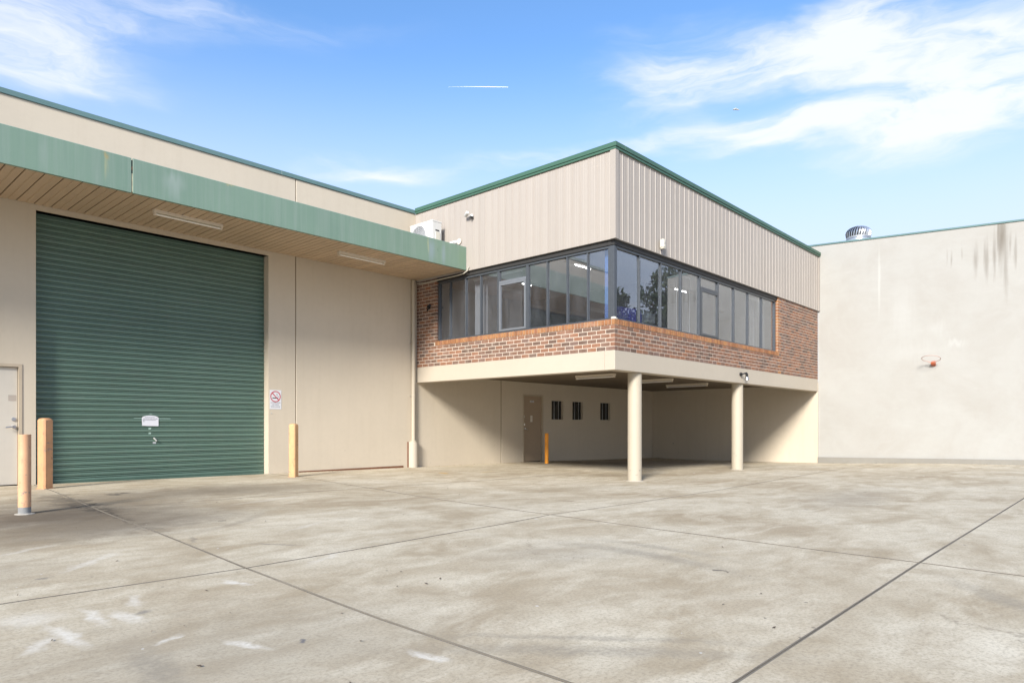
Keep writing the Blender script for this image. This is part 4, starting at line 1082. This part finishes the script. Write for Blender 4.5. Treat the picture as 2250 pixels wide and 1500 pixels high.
# ------------------------------------------------------------------ no-smoking sign
sg = thing('no_smoking_sign', (7.51, YW, 1.45), 'white no smoking sign with red circle on the cream wall', 'sign')
sy = YW - 0.006
SX0, SX1, SZ0, SZ1 = 7.375, 7.648, 1.445, 1.865
MB().box(SX0, SX1, sy, YW - 0.0015, SZ0, SZ1).build('plate', M['signwhite'], sg)
cx, cz, ro, ri = (SX0 + SX1) / 2 - 0.003, 1.722, 0.122, 0.102
ring = MB()
for k in range(48):
    a, b = 2*math.pi*k/48, 2*math.pi*(k+1)/48
    ring.face([(cx + ro*math.cos(a), sy - 0.0015, cz + ro*math.sin(a)), (cx + ro*math.cos(b), sy - 0.0015, cz + ro*math.sin(b)), (cx + ri*math.cos(b), sy - 0.0015, cz + ri*math.sin(b)), (cx + ri*math.cos(a), sy - 0.0015, cz + ri*math.sin(a))])
d_ = 0.0073; k_ = ri * 0.7071 + 0.002
ring.face([(cx - k_ - d_, sy - 0.0018, cz + k_ - d_), (cx + k_ - d_, sy - 0.0018, cz - k_ - d_), (cx + k_ + d_, sy - 0.0018, cz - k_ + d_), (cx - k_ + d_, sy - 0.0018, cz + k_ + d_)])
ring.build('prohibition_ring', M['signred'], sg)
cg = MB().box(cx - 0.073, cx + 0.028, sy - 0.0011, sy - 0.0003, cz - 0.043, cz - 0.022).build('cigarette', M['inkblack'], sg)
MB().box(cx + 0.033, cx + 0.062, sy - 0.0011, sy - 0.0003, cz - 0.043, cz - 0.022).build('cigarette_tip', M['ink'], sg)
smk = MB()
for ox in (0.0, 0.018):
    pts = [(cx + 0.056 + ox - 0.03 * q + 0.012 * math.sin(q * 7), sy - 0.001, cz - 0.015 + 0.075 * q) for q in [k / 12 for k in range(13)]]
    for k in range(12):
        (a, _, c), (b, _, d) = pts[k], pts[k+1]
        smk.face([(a - 0.003, sy - 0.0009, c), (a + 0.003, sy - 0.0009, c), (b + 0.003, sy - 0.0009, d), (b - 0.003, sy - 0.0009, d)])
smk.build('smoke', M['ink'], sg)
tx = MB()
for row, (zz, words) in enumerate([(1.580, [(-0.112, -0.085), (-0.075, 0.02), (0.03, 0.055), (0.062, 0.112)]), (1.535, [(-0.085, -0.035), (-0.022, 0.078)]), (1.490, [(-0.105, -0.02), (-0.006, 0.10)])]):
    for a, b in words:
        u = a
        while u < b:                                    # unreadable small lettering: upright strokes
            h_ = 0.020 * rnd.uniform(0.75, 1.0)
            tx.box(cx + u, cx + u + 0.0045, sy - 0.0009, sy - 0.0003, zz, zz + h_)
            if rnd.random() < 0.6: tx.box(cx + u + 0.0046, cx + u + 0.0075, sy - 0.0009, sy - 0.0003, zz + rnd.choice([0, 0.008, 0.015]), zz + 0.003 + rnd.choice([0.001, 0.009, 0.016]))
            u += 0.0095
tx.build('lettering', M['ink'], sg)

# ------------------------------------------------------------------ paper notice taped on the curtain
nt = thing('paper_notice', (4.985, YR - 0.03, 1.07), 'white arched paper notice taped on the green roller door', 'notice')
yN = YR - 0.024
NX0, NX1, NZ0 = 4.84, 5.145, 1.075
out = [(NX0 + 0.004, NZ0 + 0.006), ((NX0+NX1)/2 - 0.03, NZ0), (NX1, NZ0 - 0.002), (NX1, NZ0 + 0.155)] + [((NX0+NX1)/2 + 0.152 * math.cos(a), NZ0 + 0.155 + 0.05 * math.sin(a)) for a in [math.pi * k / 14 for k in range(1, 14)]] + [(NX0, NZ0 + 0.155)]
MB().extrude([(u, v) for u, v in out], yN, yN + 0.0012, 'y').build('sheet', M['paper'], nt)
tx = MB()
for zz, a0, a1 in [(1.238, 0.055, 0.235), (1.212, 0.022, 0.285), (1.186, 0.018, 0.26), (1.160, 0.02, 0.05)]:
    u = a0
    while u < a1:
        wd = rnd.uniform(0.018, 0.05)
        tx.box(NX0 + u, NX0 + min(u + wd, a1), yN - 0.0012, yN - 0.0003, zz, zz + 0.009); u += wd + 0.008
tx.build('handwriting', M['ink'], nt)
tp = plain('clear tape', (0.32, 0.44, 0.38), 0.25)
tm = MB().box(4.70, 4.838, yN + 0.002, yN + 0.003, 1.222, 1.230).box(5.147, 5.37, yN + 0.002, yN + 0.003, 1.216, 1.225)
tm.build('tape', tp, nt)
MB().box(4.962, 5.01, yN + 0.003, yN + 0.004, 1.012, 1.042).box(4.962, 5.01, yN + 0.003, yN + 0.004, 0.92, 0.95).box(4.98, 5.03, yN + 0.003, yN + 0.004, 1.305, 1.315).build('tape_remnant', tp, nt)
# small round fixing below the sign
MB().tube([(7.415, YW + 0.01, 1.35), (7.415, YW - 0.012, 1.35)], 0.011, 10).build('wall_plug', M['galvdull'], wh)

# ------------------------------------------------------------------ fixtures on the office walls
sc = thing('security_camera', (U0 - 0.06, 11.87, 6.12), 'small white and black security camera high on the ribbed cladding', 'camera')
MB().lathe((0, 0, 0), [(0.055, 0), (0.05, 0.02), (0.02, 0.03), (0.018, 0.08)], 16).xform(Matrix.Translation((U0 - 0.055, 11.84, 6.13)) @ Matrix.Rotation(R(-90), 4, 'Y')).build('mount', M['white'], sc, smooth=True)
MB().cbox((0, 0, 0), (0.17, 0.075, 0.07)).xform(Matrix.Translation((U0 - 0.16, 11.90, 6.175)) @ Matrix.Rotation(R(62), 4, 'Z') @ Matrix.Rotation(R(10), 4, 'Y')).build('housing', M['white'], sc, bevel=0.012)
MB().cbox((0, 0, 0), (0.012, 0.062, 0.058)).xform(Matrix.Translation((U0 - 0.16, 11.90, 6.175)) @ Matrix.Rotation(R(62), 4, 'Z') @ Matrix.Rotation(R(10), 4, 'Y') @ Matrix.Translation((0.09, 0, 0))).build('lens', M['black'], sc)
MB().cbox((U0 - 0.10, 11.80, 6.09), (0.10, 0.05, 0.045)).build('junction_box', M['black'], sc, bevel=0.01)
s2 = thing('wall_camera', (U0 - 0.02, 13.42, 4.1), 'small black camera fixed on the left brick pier under the canopy', 'camera')
MB().tube([(U0 + 0.0, 13.46, 4.12), (U0 - 0.05, 13.46, 4.12)], 0.04, 14).build('mount', M['black'], s2, smooth=True)
MB().tube([(U0 - 0.05, 13.46, 4.125), (U0 - 0.10, 13.40, 4.14), (U0 - 0.12, 13.30, 4.15)], 0.032, 12).build('housing', M['black'], s2, smooth=True)
MB().tube([(U0 - 0.04, 13.48, 4.08), (U0 - 0.07, 13.47, 4.03)], 0.018, 8).build('joint', M['black'], s2)
al = thing('alarm_siren', (13.19, YF - 0.06, 4.96), 'cream plastic alarm siren box on the ribbed cladding above the windows', 'alarm')
MB().extrude([(13.135, YF - 0.058), (13.135, YF - 0.14), (13.16, YF - 0.16), (13.23, YF - 0.16), (13.25, YF - 0.14), (13.25, YF - 0.058)], 4.965, 5.15, 'z').build('case', M['offwhite'], al, bevel=0.012)
MB().box(13.15, 13.235, YF - 0.15, YF - 0.07, 4.945, 4.964).build('base', M['offwhite'], al)
MB().box(13.16, 13.225, YF - 0.1605, YF - 0.158, 5.04, 5.045).box(13.16, 13.225, YF - 0.1605, YF - 0.158, 5.065, 5.07).build('vent_slot', M['ink'], al)
MB().tube([(13.20, YF - 0.065, 4.95), (13.23, YF - 0.062, 4.90), (13.24, YF - 0.06, 4.86)], 0.006, 6).build('cable', M['ink'], al)
fl = thing('spot_light', (17.44, YF - 0.03, 2.36), 'black elbow spot light with clear bulb on the cream beam', 'spot light')
MB().tube([(17.36, YF - 0.001, 2.44), (17.36, YF - 0.05, 2.44)], 0.045, 14).build('mount', M['black'], fl, smooth=True)
MB().tube([(17.36, YF - 0.05, 2.44), (17.40, YF - 0.10, 2.46), (17.455, YF - 0.13, 2.465), (17.475, YF - 0.135, 2.43), (17.475, YF - 0.135, 2.37)], 0.030, 12, [0.6, 0.6, 1.1, 1.2, 1.1]).build('elbow', M['black'], fl, smooth=True)
MB().lathe((17.475, YF - 0.135, 2.285), [(0.015, 0), (0.055, 0.008), (0.052, 0.04), (0.034, 0.075), (0.030, 0.09)], 18).build('bulb', M['steel'], fl, smooth=True)
rg_ = MB().lathe((U0 + 0.05, YF + 0.05, Z_SILL - 0.003), [(0.005, 0.05), (0.035, 0.045), (0.055, 0.025), (0.06, 0.0)], 12)
rg_.v = [(a + 0.03 * mnoise.noise(Vector((a*40, b*40, c*40))), b + 0.03 * mnoise.noise(Vector((a*40, b*40, c*40 + 9))), c + abs(0.02 * mnoise.noise(Vector((a*50, b*50, 3))))) for a, b, c in rg_.v]
props(rg_.build('rag', M['offwhite'], smooth=True), 'crumpled pale rag lying on the brick sill at the corner post', 'rag')

# ------------------------------------------------------------------ inside the office
props(MB().extrude([(12.38, 2.63), (13.52, 2.63), (13.58, 3.0), (13.58, 3.66), (13.56, 3.72), (13.51, 3.745), (12.38, 3.70)], 8.42, 8.46, 'y').build('desk_screen', M['indigo'], bevel=0.006), 'indigo desk screen with rounded corner behind the front windows', 'screen')
dk = thing('desk', (14.800, 9.2, Z_BRK), 'grey office desk under the old monitor behind the window', 'desk')
MB().box(13.800, 15.800, 8.75, 9.55, 3.42, 3.45).build('desk_top', M['desk'], dk)
for xx in (13.850, 15.700):
    MB().box(xx, xx + 0.05, 8.8, 9.5, Z_BRK + 0.016, 3.419).build('leg_panel', M['desk'], dk)
mo_ = thing('crt_monitor', (14.700, 9.1, 3.45), 'old white cathode ray monitor seen from behind through the window', 'monitor')
my = 9.05
def frustum(x0, x1, z0, z1, ya, X0, X1, Z0, Z1, yb):
    m = MB(); m.v = [(x0, ya, z0), (x1, ya, z0), (x1, ya, z1), (x0, ya, z1), (X0, yb, Z0), (X1, yb, Z0), (X1, yb, Z1), (X0, yb, Z1)]
    m.f = [(0, 1, 2, 3), (7, 6, 5, 4), (0, 4, 5, 1), (1, 5, 6, 2), (2, 6, 7, 3), (3, 7, 4, 0)]; return m
frustum(14.520, 14.900, 3.62, 3.86, my - 0.2, 14.400, 15.020, 3.53, 3.97, my + 0.12).build('back_housing', M['white'], mo_, bevel=0.008)
MB().box(14.380, 15.040, my + 0.121, my + 0.19, 3.51, 3.99).build('bezel', M['black'], mo_, bevel=0.01)
for sx in (14.455, 14.965):
    m = MB()
    for k in range(7): m.box(sx - 0.055, sx + 0.055, my - 0.03 + 0.02 * k, my - 0.024 + 0.02 * k, 3.60, 3.84)
    m.build('vent_slots', M['black'], mo_)
MB().box(14.580, 14.840, my - 0.1, my + 0.1, 3.451, 3.52).build('base', M['offwhite'], mo_, bevel=0.01)
props(MB().box(U0 + 0.24, U0 + 0.30, YF + 0.31, YF + 0.41, Z_BRK + 0.016, 4.85).build('blue_panel', M['blue']), 'bright blue upright panel standing just inside the corner glazing', 'panel')
M['blind2'] = plain('blind darkened against sun', (0.22, 0.22, 0.23), 0.8)  # copy of the pale blind, darkened to cancel direct sun
def vblind(axis, a0, a1, off, label):
    st = MB(); step = 0.105
    loc = (U0 + off, (a0+a1)/2, Z_BRK) if axis == 'y' else ((a0+a1)/2, YF + off, Z_BRK)
    t = thing('vertical_blind', loc, label, 'blind', 'vertical blinds in the office windows')
    me_ = MB().box(-0.045, 0.045, -0.001, 0.001, 0, 4.66 - 3.27).mesh('slat', M['blind2'] if axis == 'y' else M['blind'])
    a = a0
    while a < a1:
        p = (U0 + off, a, 3.27) if axis == 'y' else (a, YF + off, 3.27)
        inst('slat', me_, t, p, R(35 + rnd.uniform(-8, 8)) + (R(90) if axis == 'y' else 0)); a += step
    m = MB()
    if axis == 'y': m.box(U0 + off - 0.02, U0 + off + 0.02, a0 - 0.05, a1, 4.66, 4.70)
    else: m.box(a0 - 0.05, a1, YF + off - 0.02, YF + off + 0.02, 4.66, 4.70)
    m.build('head_rail', M['blind'], t)
vblind('x', 14.45, 15.2, 0.32, 'pale vertical blind drawn in the middle of the front windows')
vblind('x', 18.55, 19.75, 0.32, 'pale vertical blind drawn at the right end of the front windows')
vblind('y', 11.75, 12.15, 0.34, 'pale vertical blind left of the opening sash in the side windows')
vbl = thing('venetian_blind', (U0 + 0.30, 10.9, 3.27), 'grey venetian blind behind the opening sash of the side windows', 'blind')
vm = MB().box(-0.0125, 0.0125, -0.56, 0.56, 0, 0.0012).mesh('slat', plain('dull venetian slat', (0.20, 0.20, 0.21), 0.6))
z = 3.30
while z < 4.66:
    o = inst('slat', vm, vbl, (U0 + 0.30, 11.08, z)); o.rotation_euler = (0, R(40), 0); z += 0.0215
MB().box(U0 + 0.28, U0 + 0.32, 10.5, 11.66, 4.665, 4.70).build('head_rail', M['blind'], vbl)
for i, (x, y, a, lb) in enumerate([(12.9, 9.6, 0.3, 'lit office ceiling light nearest the glazed corner'), (13.4, 11.9, 0.0, 'lit office ceiling light deep behind the side windows'), (17.0, 9.3, 0.0, 'lit office ceiling light behind the opening front sash'), (20.8, 10.2, 0.0, 'lit office ceiling light at the far right end of the office')]):
    t = thing('office_light', (x, y, 4.83), lb, 'ceiling light', 'lit tubes on the office ceiling')
    MB().cbox((x, y, 4.84), (1.24, 0.12, 0.038)).build('tray', M['desk'], t)
    MB().tube([(x - 0.30, y, 4.806), (x + 0.30, y, 4.806)], 0.010, 8).build('tube', M['lit'], t)

# ------------------------------------------------------------------ trees beyond the yard (seen mirrored in the front windows)
def tree(x, y, h, w, seed, label):
    r = random.Random(seed)
    t = thing('gum_tree', (x, y, -0.34), label, 'tree', 'trees beyond the yard')
    tr = MB(); tips = []
    tr.tube([(x, y, -0.4), (x + 0.1, y, h*0.2), (x - 0.05, y + 0.1, h*0.38), (x + 0.1, y, h*0.62)], 0.26, 8, [1.2, 0.95, 0.75, 0.35])
    for k in range(15):
        a = r.uniform(0, 6.28); zb = h * r.uniform(0.22, 0.58); rr = w * r.uniform(0.35, 0.95); ze = min(h * 0.96, zb + h * r.uniform(0.10, 0.42))
        p0 = Vector((x, y, zb)); p2 = Vector((x + rr*math.cos(a), y + rr*math.sin(a), ze)); p1 = (p0 + p2)/2 + Vector((0, 0, -0.3))
        tr.tube([p0, p1, p2], 0.10, 6, [1, 0.7, 0.3]); tips += [p2, (p1+p2)/2, p1]
    tips.append(Vector((x, y, h*0.9)))
    tr.build('trunk', M['bark'], t, smooth=True)
    lf = MB()
    for c in tips:
        sz = w * r.uniform(0.22, 0.40)
        for _ in range(230):
            d = Vector((r.gauss(0, 1), r.gauss(0, 1), r.gauss(0, 0.75)))
            d = d.normalized() * sz * r.random() ** 0.5
            p = c + d
            u = Vector((r.gauss(0, 1), r.gauss(0, 1), r.gauss(0, 1) - 0.6)).normalized() * r.uniform(0.10, 0.22)
            v = u.orthogonal().normalized() * r.uniform(0.04, 0.075)
            lf.face([p - u, p + v, p + u, p - v])
    cr_ = lf.build('crown', M['leaf'], t, weld=False)
    props(cr_, kind='stuff')
tree(33, -6.6, 9.0, 2.6, 3, 'dark leafy gum tree mirrored beside the corner post')
tree(34.5, -4.2, 10.4, 2.5, 8, 'tallest gum tree mirrored in the front windows')
tree(37.5, -2.2, 9.6, 2.2, 12, 'gum tree mirrored next to the concrete wall end')
tree(40, -8.5, 8.5, 3.0, 21, 'low spreading gum tree at the back of the yard')

# ------------------------------------------------------------------ leaf litter and grit lying about
lm = MB()
for k in range(420):
    if k < 170: x, y = rnd.uniform(7.5, 23.1), YW - abs(rnd.gauss(0.02, 0.12))
    elif k < 230: x, y = XF - 0.12 - abs(rnd.gauss(0, 0.1)), rnd.uniform(2.4, 7.6)
    elif k < 300: x, y = rnd.uniform(12, 22.8), YF + rnd.gauss(0.4, 0.9)
    else: x, y = rnd.uniform(0.8, 12), rnd.uniform(1.2, 12)
    z = zg(x, y) + 0.004; a = rnd.uniform(0, 6.28); L_ = rnd.uniform(0.006, 0.024) * (1 if k < 300 else 0.7); w = L_ * rnd.uniform(0.25, 0.7)
    u = Vector((math.cos(a), math.sin(a), rnd.uniform(-.1, .3))) * L_; v = Vector((-math.sin(a), math.cos(a), rnd.uniform(-.2, .2))) * w
    p = Vector((x, y, z + 0.004))
    lm.face([p - u, p + v * .8, p + u, p - v])
    lm.face([p - u * .6 - Vector((0, 0, .003)), p - v - Vector((0, 0, .003)), p + u * .6 - Vector((0, 0, .003))])
props(lm.build('leaf_litter', plain('dry leaf and grit', (0.10, 0.07, 0.045), 0.9, var=0.3), weld=False), 'dry leaves and grit scattered on the yard and along the wall feet', 'leaf litter', None, 'stuff')

# ------------------------------------------------------------------ far up: vapour trail and a stray puff of cloud
def sky_pt(px, py, dist):
    dx = (px - 1125) / 1495.67; dz = (934.88 - py) / 1495.67
    v = Vector((math.cos(HEAD), math.sin(HEAD), 0)) + Vector((math.sin(HEAD), -math.cos(HEAD), 0)) * dx + Vector((0, 0, dz))
    return Vector((0, 0, 1.08)) + v * dist
def trail_fn(t):
    d = t.node('ShaderNodeBsdfDiffuse', {'Color': (0.95, 0.95, 0.95, 1)}).outputs[0]
    return d
ct = MB().tube([sky_pt(985, 191.2, 6000), sky_pt(1030, 190.8, 6000), sky_pt(1075, 191.3, 6000), sky_pt(1117, 191.8, 6000)], 3.2, 8, [0.10, 0.45, 0.9, 0.6])
props(ct.build('vapour_trail', material('white vapour', trail_fn)), 'short thin white vapour trail high in the blue sky', 'vapour trail')
pf = MB()
pc = sky_pt(1617, 240.5, 6000)
for dx, dz, rr in [(-18, -2, 9), (-4, 3, 12), (12, -2, 10), (24, -4, 7)]:
    s_ = Vector((math.sin(HEAD), -math.cos(HEAD), 0)) * dx + Vector((0, 0, dz))
    c = pc + s_
    prof = [(rr * math.sin(a), -rr * 0.55 * math.cos(a)) for a in [math.pi * k / 8 for k in range(1, 8)]]
    pf.lathe(c, prof, 12)
props(pf.build('small_cloud', M['white'], smooth=True, weld=False), 'tiny white puff of cloud under the streaky clouds', 'cloud')
